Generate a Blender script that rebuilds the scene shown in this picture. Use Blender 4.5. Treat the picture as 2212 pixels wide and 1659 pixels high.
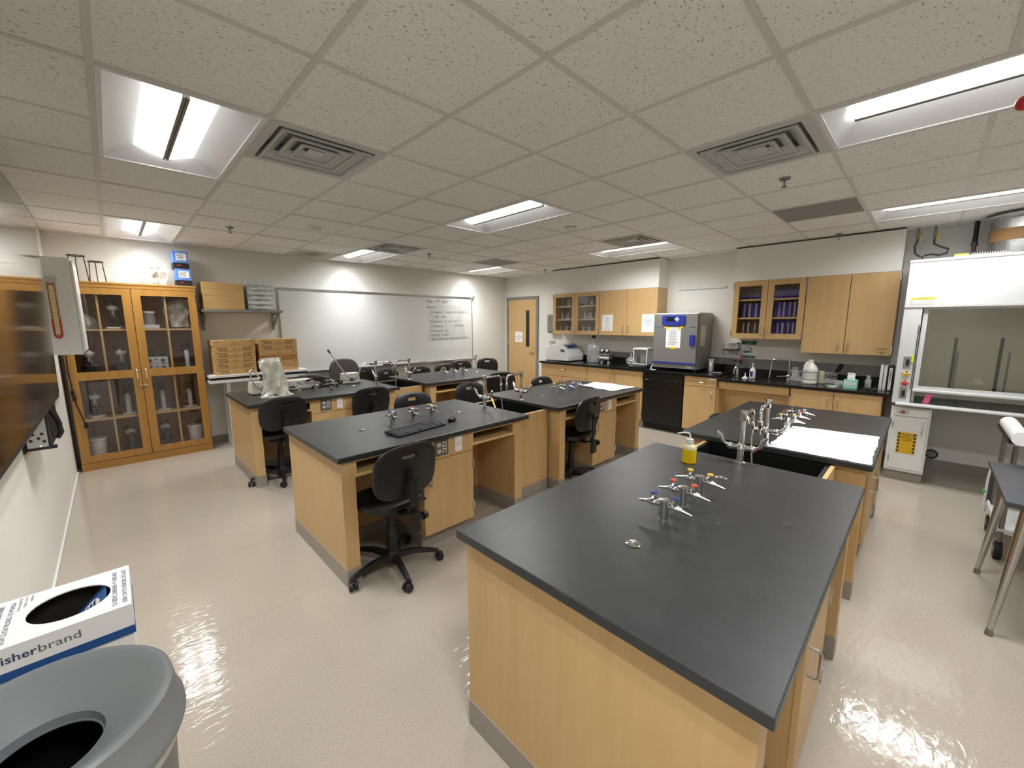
import bpy, math, random
from mathutils import Vector, Matrix
random.seed(7)
scene = bpy.context.scene
for o in list(bpy.data.objects): bpy.data.objects.remove(o)
COL = scene.collection
# ---------------------------------------------------------------- camera
CAMZ = 1.61
yaw, pitch, roll = 0.776166818, -0.148802496, -0.003044138
cd = bpy.data.cameras.new('camera'); cam = bpy.data.objects.new('camera', cd); COL.objects.link(cam)
cd.sensor_fit = 'HORIZONTAL'; cd.sensor_width = 36.0; cd.lens = 36.0*875.07/2212.0
cd.clip_start = 0.02; cd.clip_end = 60
F = Vector((math.sin(yaw)*math.cos(pitch), math.cos(yaw)*math.cos(pitch), math.sin(pitch)))
R = Vector((math.cos(yaw), -math.sin(yaw), 0)); U = R.cross(F)
R2 = R*math.cos(roll)+U*math.sin(roll); U2 = -R*math.sin(roll)+U*math.cos(roll)
mw = Matrix((R2, U2, -F)).transposed().to_4x4(); mw.translation = (0, 0, CAMZ)
cam.matrix_world = mw; scene.camera = cam
# ---------------------------------------------------------------- world, view
w = bpy.data.worlds.new('world'); scene.world = w; w.use_nodes = True
w.node_tree.nodes['Background'].inputs[0].default_value = (0.5, 0.5, 0.5, 1)
w.node_tree.nodes['Background'].inputs[1].default_value = 0.02
vs = scene.view_settings; vs.view_transform = 'Standard'; vs.look = 'None'; vs.gamma = 1.0
vs.use_curve_mapping = False; vs.exposure = 0.0
LAMP = 4.0           # glow of the ceiling lamp lenses
TUBE = 25.0          # watts of each tube
# ---------------------------------------------------------------- mesh helpers
def lin(c): return c/12.92 if c <= .04045 else ((c+.055)/1.055)**2.4
def rgb(r, g, b): return (lin(r/255), lin(g/255), lin(b/255), 1)
def rootloc(o):
    v = Vector((0, 0, 0))
    while o is not None: v += o.location; o = o.parent
    return v
class M:
    def __init__(s): s.v = []; s.f = []
    def add(s, vs_, fs): 
        n = len(s.v); s.v += [tuple(q) for q in vs_]; s.f += [tuple(i+n for i in t) for t in fs]; return s
    def box(s, x0, x1, y0, y1, z0, z1):
        x0, x1 = min(x0, x1), max(x0, x1); y0, y1 = min(y0, y1), max(y0, y1); z0, z1 = min(z0, z1), max(z0, z1)
        return s.add([(x0,y0,z0),(x1,y0,z0),(x1,y1,z0),(x0,y1,z0),(x0,y0,z1),(x1,y0,z1),(x1,y1,z1),(x0,y1,z1)],
              [(3,2,1,0),(4,5,6,7),(0,1,5,4),(1,2,6,5),(2,3,7,6),(3,0,4,7)])
    def hexa(s, a, b):   # a: 4 bottom points ccw, b: 4 top points
        return s.add(list(a)+list(b), [(3,2,1,0),(4,5,6,7),(0,1,5,4),(1,2,6,5),(2,3,7,6),(3,0,4,7)])
    def cyl(s, p0, p1, r0, r1=None, n=14, cap=True):
        r1 = r0 if r1 is None else r1; p0 = Vector(p0); p1 = Vector(p1); d = (p1-p0).normalized()
        a = d.orthogonal().normalized(); b = d.cross(a); vs_ = []
        for p, r in ((p0, r0), (p1, r1)):
            for i in range(n):
                t = 2*math.pi*i/n; vs_.append(p+(a*math.cos(t)+b*math.sin(t))*r)
        fs = [(i, (i+1) % n, n+(i+1) % n, n+i) for i in range(n)]
        if cap: fs += [tuple(range(n-1, -1, -1)), tuple(range(n, 2*n))]
        return s.add(vs_, fs)
    def tube(s, pts, r, n=8, closed=False):
        P = [Vector(p) for p in pts]; k = len(P); vs_ = []; prev = None
        rr = r if isinstance(r, (list, tuple)) else [r]*k
        for i, p in enumerate(P):
            if closed: d = P[(i+1) % k]-P[i-1]
            else: d = P[min(i+1, k-1)]-P[max(i-1, 0)]
            d.normalize()
            if prev is None: a = d.orthogonal().normalized()
            else:
                a = prev-d*prev.dot(d)
                a = a.normalized() if a.length > 1e-6 else d.orthogonal().normalized()
            prev = a; b = d.cross(a)
            for j in range(n):
                t = 2*math.pi*j/n; vs_.append(p+(a*math.cos(t)+b*math.sin(t))*rr[i])
        fs = []
        for i in range(k if closed else k-1):
            for j in range(n):
                i2 = (i+1) % k; fs.append((i*n+j, i*n+(j+1) % n, i2*n+(j+1) % n, i2*n+j))
        if not closed: fs += [tuple(range(n-1, -1, -1)), tuple(range((k-1)*n, k*n))]
        return s.add(vs_, fs)
    def lathe(s, prof, c=(0, 0, 0), n=24):
        vs_ = []; k = len(prof)
        for r, z in prof:
            for i in range(n):
                t = 2*math.pi*i/n; vs_.append((c[0]+r*math.cos(t), c[1]+r*math.sin(t), c[2]+z))
        fs = [(j*n+i, j*n+(i+1) % n, (j+1)*n+(i+1) % n, (j+1)*n+i) for j in range(k-1) for i in range(n)]
        if prof[0][0] > 1e-5: fs.append(tuple(range(n-1, -1, -1)))
        if prof[-1][0] > 1e-5: fs.append(tuple(range((k-1)*n, k*n)))
        return s.add(vs_, fs)
    def olathe(s, prof, c=(0, 0, 0), n=28):   # open profile, no caps
        k = len(prof); n0 = len(s.f); s.lathe(prof, c, n)
        s.f = [f for i, f in enumerate(s.f) if i < n0 or len(f) == 4]; return s
    def ell(s, c, rx, ry, rz, n=14, m=8):
        prof = [(math.sin(math.pi*j/m), -math.cos(math.pi*j/m)) for j in range(m+1)]
        vs_ = []
        for r, z in prof:
            for i in range(n):
                t = 2*math.pi*i/n; vs_.append((c[0]+rx*r*math.cos(t), c[1]+ry*r*math.sin(t), c[2]+rz*z))
        return s.add(vs_, [(j*n+i, j*n+(i+1) % n, (j+1)*n+(i+1) % n, (j+1)*n+i) for j in range(m) for i in range(n)])
    def prism(s, poly, h0, h1, fn):
        n = len(poly); vs_ = [fn(a, b, h0) for a, b in poly]+[fn(a, b, h1) for a, b in poly]
        return s.add(vs_, [tuple(range(n-1, -1, -1)), tuple(range(n, 2*n))]+[(i, (i+1) % n, n+(i+1) % n, n+i) for i in range(n)])
    def frame(s, outer, inner, h0, h1, fn):   # ring prism between two polygons of equal count
        n = len(outer); vs_ = []
        for pl, h in ((outer, h0), (inner, h0), (outer, h1), (inner, h1)): vs_ += [fn(a, b, h) for a, b in pl]
        fs = []
        for i in range(n):
            j = (i+1) % n
            fs += [(i, n+i, n+j, j), (2*n+i, 2*n+j, 3*n+j, 3*n+i), (i, j, 2*n+j, 2*n+i), (n+i, 3*n+i, 3*n+j, n+j)]
        return s.add(vs_, fs)
    def xf(s, fn): s.v = [tuple(fn(*q)) for q in s.v]; return s
    def mesh(s, name, mat, smooth=False, off=None):
        me = bpy.data.meshes.new(name)
        vs_ = s.v if off is None else [(a-off[0], b-off[1], c-off[2]) for a, b, c in s.v]
        me.from_pydata(vs_, [], s.f); me.materials.append(mat)
        import bmesh
        bm = bmesh.new(); bm.from_mesh(me); bmesh.ops.recalc_face_normals(bm, faces=bm.faces); bm.to_mesh(me); bm.free()
        if smooth:
            me.polygons.foreach_set('use_smooth', [True]*len(me.polygons)); me.set_sharp_from_angle(angle=math.radians(38))
        me.update(); return me
    def build(s, name, mat, parent=None, smooth=False, bev=0, world=False, seg=2):
        off = rootloc(parent) if (world and parent is not None) else None
        o = bpy.data.objects.new(name, s.mesh(name, mat, smooth, off)); COL.objects.link(o)
        if parent is not None: o.parent = parent
        if bev:
            b = o.modifiers.new('bevel', 'BEVEL'); b.width = bev; b.segments = seg; b.limit_method = 'ANGLE'
        return o
def rrect(w_, h_, r, n=5, cx=0, cy=0):
    out = []
    for (sx, sy, a0) in ((1, 1, 0), (-1, 1, 90), (-1, -1, 180), (1, -1, 270)):
        for i in range(n+1):
            a = math.radians(a0+90*i/n); out.append((cx+sx*(w_/2-r)+r*math.cos(a), cy+sy*(h_/2-r)+r*math.sin(a)))
    return out
def rect(a0, a1, b0, b1): return [(a0, b0), (a1, b0), (a1, b1), (a0, b1)]
XY = lambda a, b, h: (a, b, h)
XZ = lambda a, b, h: (a, h, b)
YZ = lambda a, b, h: (h, a, b)
def tag(o, label, cat, group=None):
    o['label'] = label; o['category'] = cat
    if group: o['group'] = group
    return o
def thing(name, label, cat, loc=(0, 0, 0), rz=0, group=None):
    o = bpy.data.objects.new(name, None); COL.objects.link(o); o.empty_display_size = .05
    o.location = loc; o.rotation_euler = (0, 0, rz); return tag(o, label, cat, group)
def struct(o): o['kind'] = 'structure'; return o
def copy_tree(o, parent=None):
    c = o.copy(); COL.objects.link(c); c.parent = parent
    for ch in [q for q in bpy.data.objects if q.parent == o]: copy_tree(ch, c)
    return c
def dup(root, loc, rz=0, label=None, group=None):
    c = copy_tree(root); c.location = loc; c.rotation_euler = (0, 0, rz)
    if label: c['label'] = label
    if group: c['group'] = group
    return c
def text(name, lines, size, org, u, v, mat, parent, align='CENTER', lead=1.25, shear=0, world=True, th=.0006, fitw=None, bold=0):
    """flat lettering, one object per line; org = anchor of the first line, u reading direction, v up direction"""
    u = Vector(u); v = Vector(v); n = u.cross(v); org = Vector(org); off = rootloc(parent) if world else Vector((0, 0, 0))
    if isinstance(lines, str): lines = [lines]
    for k, ln in enumerate(lines):
        if not ln.strip(): continue
        cu = bpy.data.curves.new('t', 'FONT'); cu.body = ln; cu.size = size; cu.align_x = align; cu.shear = shear; cu.resolution_u = 2; cu.offset = bold*size
        to = bpy.data.objects.new('t', cu); COL.objects.link(to)
        dg = bpy.context.evaluated_depsgraph_get(); me = bpy.data.meshes.new_from_object(to.evaluated_get(dg))
        p0 = org-v*(size*lead*k)-off; xs = [q.co.x for q in me.vertices]; kx = fitw/(max(xs)-min(xs)) if fitw else 1
        m = bpy.data.meshes.new(name); m.from_pydata([tuple(p0+u*q.co.x*kx+v*q.co.y+n*th) for q in me.vertices], [], [tuple(p.vertices) for p in me.polygons])
        m.materials.append(mat); o = bpy.data.objects.new(name, m); COL.objects.link(o); o.parent = parent
        bpy.data.objects.remove(to); bpy.data.meshes.remove(me); bpy.data.curves.remove(cu)
# ---------------------------------------------------------------- materials
def mat(name, col, rough=.5, metal=0, spec=.5, bump=None, var=None, emis=0, coat=0):
    m = bpy.data.materials.new(name); m.use_nodes = True; nt = m.node_tree; b = nt.nodes['Principled BSDF']
    b.inputs['Base Color'].default_value = col; b.inputs['Roughness'].default_value = rough
    b.inputs['Metallic'].default_value = metal; b.inputs['Specular IOR Level'].default_value = spec
    if coat: b.inputs['Coat Weight'].default_value = coat; b.inputs['Coat Roughness'].default_value = .1
    if emis: b.inputs['Emission Color'].default_value = col; b.inputs['Emission Strength'].default_value = emis
    if bump or var:
        tc = nt.nodes.new('ShaderNodeTexCoord')
    if bump:   # (scale, strength)
        nz = nt.nodes.new('ShaderNodeTexNoise'); nz.inputs['Scale'].default_value = bump[0]; nz.inputs['Detail'].default_value = 4
        nt.links.new(tc.outputs['Object'], nz.inputs['Vector'])
        bp = nt.nodes.new('ShaderNodeBump'); bp.inputs['Strength'].default_value = bump[1]; bp.inputs['Distance'].default_value = .01
        nt.links.new(nz.outputs['Fac'], bp.inputs['Height']); nt.links.new(bp.outputs['Normal'], b.inputs['Normal'])
    if var:    # (scale vec, colour 2, detail)
        mp = nt.nodes.new('ShaderNodeMapping'); mp.inputs['Scale'].default_value = var[0]
        nz = nt.nodes.new('ShaderNodeTexNoise'); nz.inputs['Scale'].default_value = 1; nz.inputs['Detail'].default_value = var[2]
        nz.inputs['Roughness'].default_value = .6
        rp = nt.nodes.new('ShaderNodeValToRGB'); rp.color_ramp.elements[0].position = .3; rp.color_ramp.elements[1].position = .7
        rp.color_ramp.elements[0].color = col; rp.color_ramp.elements[1].color = var[1]
        nt.links.new(tc.outputs['Object'], mp.inputs['Vector']); nt.links.new(mp.outputs['Vector'], nz.inputs['Vector'])
        nt.links.new(nz.outputs['Fac'], rp.inputs['Fac']); nt.links.new(rp.outputs['Color'], b.inputs['Base Color'])
    return m
def glassmat(name, tint=(1, 1, 1, 1), refl=1.0, rough=0.0, base=.05, edge=.5, glint=0.0):
    """thin clear glass: transparent with a sheen that grows towards grazing angles, the same from both faces"""
    m = bpy.data.materials.new(name); m.use_nodes = True; nt = m.node_tree; nt.nodes.clear(); L = nt.links.new
    out = nt.nodes.new('ShaderNodeOutputMaterial'); mx = nt.nodes.new('ShaderNodeMixShader'); lw = nt.nodes.new('ShaderNodeLayerWeight'); lw.inputs[0].default_value = .5
    pw = nt.nodes.new('ShaderNodeMath'); pw.operation = 'POWER'; pw.inputs[1].default_value = 4.0; L(lw.outputs['Facing'], pw.inputs[0])
    mr = nt.nodes.new('ShaderNodeMapRange'); mr.inputs[3].default_value = base; mr.inputs[4].default_value = edge; L(pw.outputs[0], mr.inputs[0])
    tr = nt.nodes.new('ShaderNodeBsdfTransparent'); tr.inputs[0].default_value = tint
    gl = nt.nodes.new('ShaderNodeBsdfGlossy'); gl.inputs['Roughness'].default_value = rough; gl.inputs[0].default_value = (refl, refl, refl, 1)
    first = tr.outputs[0]
    if glint:
        df = nt.nodes.new('ShaderNodeBsdfDiffuse'); df.inputs[0].default_value = (.85, .88, .88, 1); hz = nt.nodes.new('ShaderNodeMixShader'); hz.inputs[0].default_value = glint  # pale diffuse share painted in for the highlights on clear glass
        L(tr.outputs[0], hz.inputs[1]); L(df.outputs[0], hz.inputs[2]); first = hz.outputs[0]
    L(mr.outputs[0], mx.inputs[0]); L(first, mx.inputs[1]); L(gl.outputs[0], mx.inputs[2]); L(mx.outputs[0], out.inputs[0]); return m
def filmmat(name, col, opac, rough=.2):
    m = bpy.data.materials.new(name); m.use_nodes = True; nt = m.node_tree; b = nt.nodes['Principled BSDF']
    b.inputs['Base Color'].default_value = col; b.inputs['Roughness'].default_value = rough
    out = nt.nodes['Material Output']; mx = nt.nodes.new('ShaderNodeMixShader'); tr = nt.nodes.new('ShaderNodeBsdfTransparent')
    tc = nt.nodes.new('ShaderNodeTexCoord'); nz = nt.nodes.new('ShaderNodeTexNoise'); nz.inputs['Scale'].default_value = 14; nz.inputs['Detail'].default_value = 3
    mr = nt.nodes.new('ShaderNodeMapRange'); mr.inputs[1].default_value = .3; mr.inputs[2].default_value = .7
    mr.inputs[3].default_value = max(0, opac-.22); mr.inputs[4].default_value = min(1, opac+.22)
    nt.links.new(tc.outputs['Object'], nz.inputs['Vector']); nt.links.new(nz.outputs['Fac'], mr.inputs[0])
    bp = nt.nodes.new('ShaderNodeBump'); bp.inputs['Strength'].default_value = .5; bp.inputs['Distance'].default_value = .02
    nt.links.new(nz.outputs['Fac'], bp.inputs['Height']); nt.links.new(bp.outputs['Normal'], b.inputs['Normal'])
    nt.links.new(mr.outputs[0], mx.inputs[0]); nt.links.new(tr.outputs[0], mx.inputs[1]); nt.links.new(b.outputs[0], mx.inputs[2])
    nt.links.new(mx.outputs[0], out.inputs[0]); return m
m_wall = mat('wall_paint', rgb(230, 229, 222), .6, bump=(60, .05))
m_maple = mat('maple', rgb(206, 172, 122), .42, var=((22, 22, 1.6), rgb(198, 162, 110), 5), spec=.4)
m_maple_d = mat('maple_inside', rgb(202, 168, 118), .5, var=((1.6, 22, 22), rgb(194, 157, 106), 5), spec=.3)
m_edge = mat('maple_edge', rgb(214, 180, 118), .45)
m_oak = mat('oak_case', rgb(184, 136, 66), .38, var=((26, 26, 1.3), rgb(168, 119, 52), 6), coat=.25)
m_oak_h = mat('oak_case_rail', rgb(184, 136, 66), .38, var=((1.3, 26, 26), rgb(169, 120, 53), 6), coat=.25)
m_boxwood = mat('box_wood', rgb(206, 170, 114), .55, var=((1.5, 20, 30), rgb(190, 150, 94), 5))
m_boxwood2 = mat('box_wood_dark', rgb(184, 132, 70), .55, var=((1.5, 20, 30), rgb(168, 116, 58), 5))
m_base = mat('vinyl_base', rgb(150, 143, 133), .35)
m_chrome = mat('chrome', (.78, .79, .8, 1), .09, 1)
m_steel = mat('steel', (.55, .55, .55, 1), .32, 1)
m_dsteel = mat('dark_steel', (.28, .27, .26, 1), .4, 1)
m_blk = mat('black_plastic', rgb(26, 26, 27), .5, bump=(300, .04))
m_seat = mat('black_urethane', rgb(21, 21, 22), .42, bump=(220, .08))
m_blkgl = mat('black_gloss', rgb(12, 12, 13), .12)
m_rub = mat('black_rubber', rgb(17, 17, 18), .6)
m_white = mat('white_enamel', rgb(228, 229, 226), .3)
m_whitep = mat('white_plastic', rgb(226, 225, 220), .45)
m_paper = mat('white_paper', rgb(238, 238, 236), .7)
m_cream = mat('cream_plastic', rgb(214, 212, 198), .45)
m_grey = mat('grey_paint', rgb(134, 131, 125), .45)
m_dgrey = mat('dark_grey', rgb(72, 72, 73), .5)
m_lgrey = mat('light_grey', rgb(196, 196, 192), .45)
m_ink = mat('black_ink', rgb(30, 30, 32), .6)
m_inkg = mat('marker_ink', rgb(112, 114, 114), .7)
m_inkb = mat('blue_ink', rgb(40, 62, 110), .6)
m_inkr = mat('red_ink', rgb(150, 50, 60), .6)
m_red = mat('red_plastic', rgb(190, 42, 34), .4)
m_redc = mat('red_cap', rgb(206, 84, 62), .4)
m_yelc = mat('yellow_cap', rgb(226, 186, 66), .4)
m_bluc = mat('blue_cap', rgb(52, 70, 128), .35)
m_blue = mat('royal_blue', rgb(36, 52, 142), .35)
m_boxblue = mat('box_blue', rgb(96, 140, 214), .5)
m_purple = mat('purple_card', rgb(98, 80, 190), .6)
m_yel = mat('yellow_sign', rgb(214, 172, 26), .5)
m_tape = mat('yellow_tape', rgb(228, 206, 40), .5)
m_green = mat('green_sign', rgb(22, 100, 74), .5)
m_mint = mat('mint_card', rgb(150, 212, 186), .5)
m_card = mat('tan_card', rgb(190, 150, 100), .7)
m_brown = mat('case_inside', rgb(150, 108, 70), .6)
m_glass = glassmat('pane_glass', (.97, .97, .97, 1), 1, 0, .035)
m_case_glass = glassmat('case_glass', (.92, .92, .93, 1), 1.0, 0, .045)
m_sash = glassmat('sash_glass', (.95, .95, .91, 1), 1.0, 0, .04)
m_gware = glassmat('glassware', (.96, .98, .98, 1), 1.0, .03, .09, .6, .24)
m_bag = filmmat('clear_bag', rgb(226, 224, 210), .42)
m_bagw = filmmat('white_bag', rgb(238, 236, 222), .72)
m_clearp = filmmat('clear_plastic', rgb(224, 228, 224), .5)
m_epoxy = mat('black_epoxy', rgb(47, 49, 50), .36, bump=(180, .03), var=((9, 9, 9), rgb(55, 57, 58), 6), spec=.45)
nt_ = m_epoxy.node_tree; L_ = nt_.links.new; tc_ = nt_.nodes.new('ShaderNodeTexCoord')
na = nt_.nodes.new('ShaderNodeTexNoise'); na.inputs['Scale'].default_value = 7; na.inputs['Detail'].default_value = 1; na.inputs['Distortion'].default_value = 1.5
nb = nt_.nodes.new('ShaderNodeTexNoise'); nb.inputs['Scale'].default_value = 9; nb.inputs['Detail'].default_value = 2
L_(tc_.outputs['Object'], na.inputs['Vector']); L_(tc_.outputs['Object'], nb.inputs['Vector'])
cm_ = nt_.nodes.new('ShaderNodeMath'); cm_.operation = 'COMPARE'; cm_.inputs[1].default_value = .5; cm_.inputs[2].default_value = .0011; L_(na.outputs['Fac'], cm_.inputs[0])
gt_ = nt_.nodes.new('ShaderNodeMath'); gt_.operation = 'GREATER_THAN'; gt_.inputs[1].default_value = .6; L_(nb.outputs['Fac'], gt_.inputs[0])
ml_ = nt_.nodes.new('ShaderNodeMath'); ml_.operation = 'MULTIPLY'; L_(cm_.outputs[0], ml_.inputs[0]); L_(gt_.outputs[0], ml_.inputs[1])
bs_ = nt_.nodes['Principled BSDF']; src_ = bs_.inputs['Base Color'].links[0].from_socket
mz_ = nt_.nodes.new('ShaderNodeMix'); mz_.data_type = 'RGBA'; mz_.inputs[7].default_value = rgb(92, 94, 96); L_(ml_.outputs[0], mz_.inputs[0]); L_(src_, mz_.inputs[6]); L_(mz_.outputs[2], bs_.inputs['Base Color'])
m_sink = mat('black_sink', rgb(9, 9, 10), .5)
m_lens = mat('lamp_lens', (1.0, .985, .95, 1), .5, emis=LAMP)
m_refl = mat('lamp_reflector', rgb(226, 227, 228), .35)
def special_floor():
    m = bpy.data.materials.new('waxed_vinyl'); m.use_nodes = True; nt = m.node_tree; b = nt.nodes['Principled BSDF']; L = nt.links.new
    tc = nt.nodes.new('ShaderNodeTexCoord')
    n1 = nt.nodes.new('ShaderNodeTexNoise'); n1.inputs['Scale'].default_value = 150; n1.inputs['Detail'].default_value = 5
    r1 = nt.nodes.new('ShaderNodeValToRGB'); r1.color_ramp.elements[0].position = .35; r1.color_ramp.elements[1].position = .65
    r1.color_ramp.elements[0].color = rgb(176, 166, 151); r1.color_ramp.elements[1].color = rgb(188, 179, 165)
    n2 = nt.nodes.new('ShaderNodeTexNoise'); n2.inputs['Scale'].default_value = 1.4; n2.inputs['Detail'].default_value = 3
    r2 = nt.nodes.new('ShaderNodeValToRGB'); r2.color_ramp.elements[0].color = (.86, .86, .85, 1); r2.color_ramp.elements[1].color = (1, 1, 1, 1)
    mx = nt.nodes.new('ShaderNodeMix'); mx.data_type = 'RGBA'; mx.blend_type = 'MULTIPLY'; mx.inputs[0].default_value = .8
    L(tc.outputs['Object'], n1.inputs['Vector']); L(tc.outputs['Object'], n2.inputs['Vector'])
    L(n1.outputs['Fac'], r1.inputs['Fac']); L(n2.outputs['Fac'], r2.inputs['Fac'])
    L(r1.outputs['Color'], mx.inputs[6]); L(r2.outputs['Color'], mx.inputs[7]); sx = nt.nodes.new('ShaderNodeSeparateXYZ'); L(tc.outputs['Object'], sx.inputs[0])
    pm = nt.nodes.new('ShaderNodeMath'); pm.operation = 'PINGPONG'; pm.inputs[1].default_value = .425
    ad = nt.nodes.new('ShaderNodeMath'); ad.operation = 'ADD'; ad.inputs[1].default_value = .09; L(sx.outputs[1], ad.inputs[0]); L(ad.outputs[0], pm.inputs[0])
    lt = nt.nodes.new('ShaderNodeMath'); lt.operation = 'LESS_THAN'; lt.inputs[1].default_value = .0013; L(pm.outputs[0], lt.inputs[0])
    mz = nt.nodes.new('ShaderNodeMix'); mz.data_type = 'RGBA'; mz.inputs[7].default_value = rgb(152, 142, 128); gy = nt.nodes.new('ShaderNodeMath'); gy.operation = 'GREATER_THAN'; gy.inputs[1].default_value = 2.0; L(sx.outputs[1], gy.inputs[0]); an = nt.nodes.new('ShaderNodeMath'); an.operation = 'MULTIPLY'; L(lt.outputs[0], an.inputs[0]); L(gy.outputs[0], an.inputs[1]); L(an.outputs[0], mz.inputs[0]); L(mx.outputs[2], mz.inputs[6]); L(mz.outputs[2], b.inputs['Base Color'])
    mp = nt.nodes.new('ShaderNodeMapping'); mp.inputs['Scale'].default_value = (12, 34, 1); mp.inputs['Rotation'].default_value = (0, 0, .5)
    n3 = nt.nodes.new('ShaderNodeTexNoise'); n3.inputs['Scale'].default_value = 1.0; n3.inputs['Detail'].default_value = 2; n3.inputs['Distortion'].default_value = .6
    L(tc.outputs['Object'], mp.inputs['Vector']); L(mp.outputs['Vector'], n3.inputs['Vector'])
    mr = nt.nodes.new('ShaderNodeMapRange'); mr.inputs[1].default_value = .35; mr.inputs[2].default_value = .7; mr.inputs[3].default_value = .05; mr.inputs[4].default_value = .12
    L(n3.outputs['Fac'], mr.inputs[0]); L(mr.outputs[0], b.inputs['Roughness'])
    bp = nt.nodes.new('ShaderNodeBump'); bp.inputs['Strength'].default_value = .16; bp.inputs['Distance'].default_value = .01
    L(n3.outputs['Fac'], bp.inputs['Height']); L(bp.outputs['Normal'], b.inputs['Normal'])
    b.inputs['Specular IOR Level'].default_value = .5; return m
def special_tile():
    m = bpy.data.materials.new('ceiling_fissure'); m.use_nodes = True; nt = m.node_tree; b = nt.nodes['Principled BSDF']; L = nt.links.new
    g = nt.nodes.new('ShaderNodeNewGeometry')
    mp = nt.nodes.new('ShaderNodeMapping'); mp.inputs['Scale'].default_value = (70, 150, 70); mp.inputs['Rotation'].default_value = (0, 0, .6)
    n = nt.nodes.new('ShaderNodeTexNoise'); n.inputs['Scale'].default_value = 1; n.inputs['Detail'].default_value = 1.5
    r = nt.nodes.new('ShaderNodeValToRGB'); r.color_ramp.elements[0].position = .29; r.color_ramp.elements[1].position = .36
    r.color_ramp.elements[0].color = rgb(150, 146, 140); r.color_ramp.elements[1].color = rgb(240, 237, 231)
    L(g.outputs['Position'], mp.inputs['Vector']); L(mp.outputs['Vector'], n.inputs['Vector']); L(n.outputs['Fac'], r.inputs['Fac'])
    L(r.outputs['Color'], b.inputs['Base Color']); b.inputs['Roughness'].default_value = .85
    bp = nt.nodes.new('ShaderNodeBump'); bp.inputs['Strength'].default_value = .35; bp.inputs['Distance'].default_value = .004
    L(r.outputs['Color'], bp.inputs['Height']); L(bp.outputs['Normal'], b.inputs['Normal']); return m
m_floor = special_floor(); m_tile = special_tile()
m_tee = mat('ceiling_tee', rgb(214, 210, 203), .5)
m_perf = mat('perforated_return', rgb(150, 148, 143), .6, bump=(400, .5))
# ---------------------------------------------------------------- room shell
X0, X1, Y0, Y1, H = -.425, 6.38, -2.2, 6.70, 2.591
fl = struct(M().box(X0-.1, X1+.1, Y0-.1, Y1+.1, -.05, 0).build('floor', m_floor))
wl = struct(M().box(X0-.1, X0, Y0-.1, Y1+.1, 0, 2.75).build('wall_left', m_wall))
wb = struct(M().box(X0, X1, Y1, Y1+.1, 0, 2.75).build('wall_back', m_wall))
wr = struct(M().box(X1, X1+.1, Y0-.1, Y1+.1, 0, 2.75).build('wall_right', m_wall))
wf = struct(M().box(X0, X1, Y0-.1, Y0, 0, 2.75).build('wall_front', m_wall))
# soffits above the wall cupboards
XS = 6.05
struct(M().box(XS, X1, 2.955, 5.06, 2.15, 2.589).build('wall_soffit_far', m_wall))
struct(M().box(XS, X1, .262, 1.89, 2.15, 2.589).build('wall_soffit_near', m_wall))
for k_, (a_, b_) in enumerate(((2.955, 5.06), (.262, 1.89))): struct(M().box(XS-.0015, XS+.001, a_, b_, 2.574, 2.5895).build('trim_%d' % (k_+11), m_dgrey))
struct(M().box(X0, X0+.014, Y0, 6.36, 0, .016).build('baseboard_left', m_white, bev=.004))
struct(M().box(.80, X1, Y1-.008, Y1, 0, .10).build('baseboard_back', m_base, bev=.002))
struct(M().box(X1-.008, X1, Y0, .25, 0, .10).box(X1-.02, X1, Y0, .25, 0, .012).build('baseboard_right', m_base))
# ceiling: tee grid and lay-in tiles
T = .6096; GX, GY = .04995, 2.32329
m = M()
i0 = math.ceil((X0-GX)/T); i1 = math.floor((X1-GX)/T); j0 = math.ceil((Y0-GY)/T); j1 = math.floor((Y1-GY)/T)
for i in range(i0, i1+1): m.box(GX+i*T-.012, GX+i*T+.012, Y0, Y1, H, H+.02)
MID = {(i, j+1) for i in (0, 4, 8) for j in (-5, 0, 5)}      # no cross tee through the middle of a lamp
for j in range(j0, j1+1):
    xs = X0
    for i in range(i0-1, i1+1):
        if (i, j) in MID: m.box(xs, GX+i*T, GY+j*T-.012, GY+j*T+.012, H+.0005, H+.02); xs = GX+(i+1)*T
    m.box(xs, X1, GY+j*T-.012, GY+j*T+.012, H+.0005, H+.02)
m.box(X0, X0+.022, Y0, Y1, H-.001, H+.02).box(X0, X1, Y1-.022, Y1, H-.001, H+.02).box(X1-.022, X1, Y0, Y1, H-.001, H+.02)
m.box(X0-.1, X1+.1, Y0-.1, Y1+.1, 2.75, 2.80)
ceil = struct(m.build('ceiling', m_tee))
FIX = [(i, j) for i in (0, 4, 8) for j in (-5, 0, 5)]
fixcells = {(i, j+d) for i, j in FIX for d in (0, 1)}
DIF = [(1, 0), (4, -3), (7, 0), (4, 4)]
RET = [(7, -3), (7, 4)]
STAIN = (3, 6)
full = None
m_stain = mat('stained_tile', rgb(200, 194, 184), .85)
nt = m_stain.node_tree; g = nt.nodes.new('ShaderNodeTexCoord'); gr = nt.nodes.new('ShaderNodeTexGradient'); gr.gradient_type = 'SPHERICAL'
mp_ = nt.nodes.new('ShaderNodeMapping'); mp_.inputs['Location'].default_value = (-1.25, -1.0, 0); mp_.inputs['Scale'].default_value = (4.2, 3.2, 1)
rp_ = nt.nodes.new('ShaderNodeValToRGB'); rp_.color_ramp.elements[0].color = rgb(200, 194, 184); rp_.color_ramp.elements[1].color = rgb(120, 108, 90)
nt.links.new(g.outputs['Object'], mp_.inputs['Vector']); nt.links.new(mp_.outputs['Vector'], gr.inputs['Vector']); nt.links.new(gr.outputs['Fac'], rp_.inputs['Fac'])
nt.links.new(rp_.outputs['Color'], nt.nodes['Principled BSDF'].inputs['Base Color'])
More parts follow.
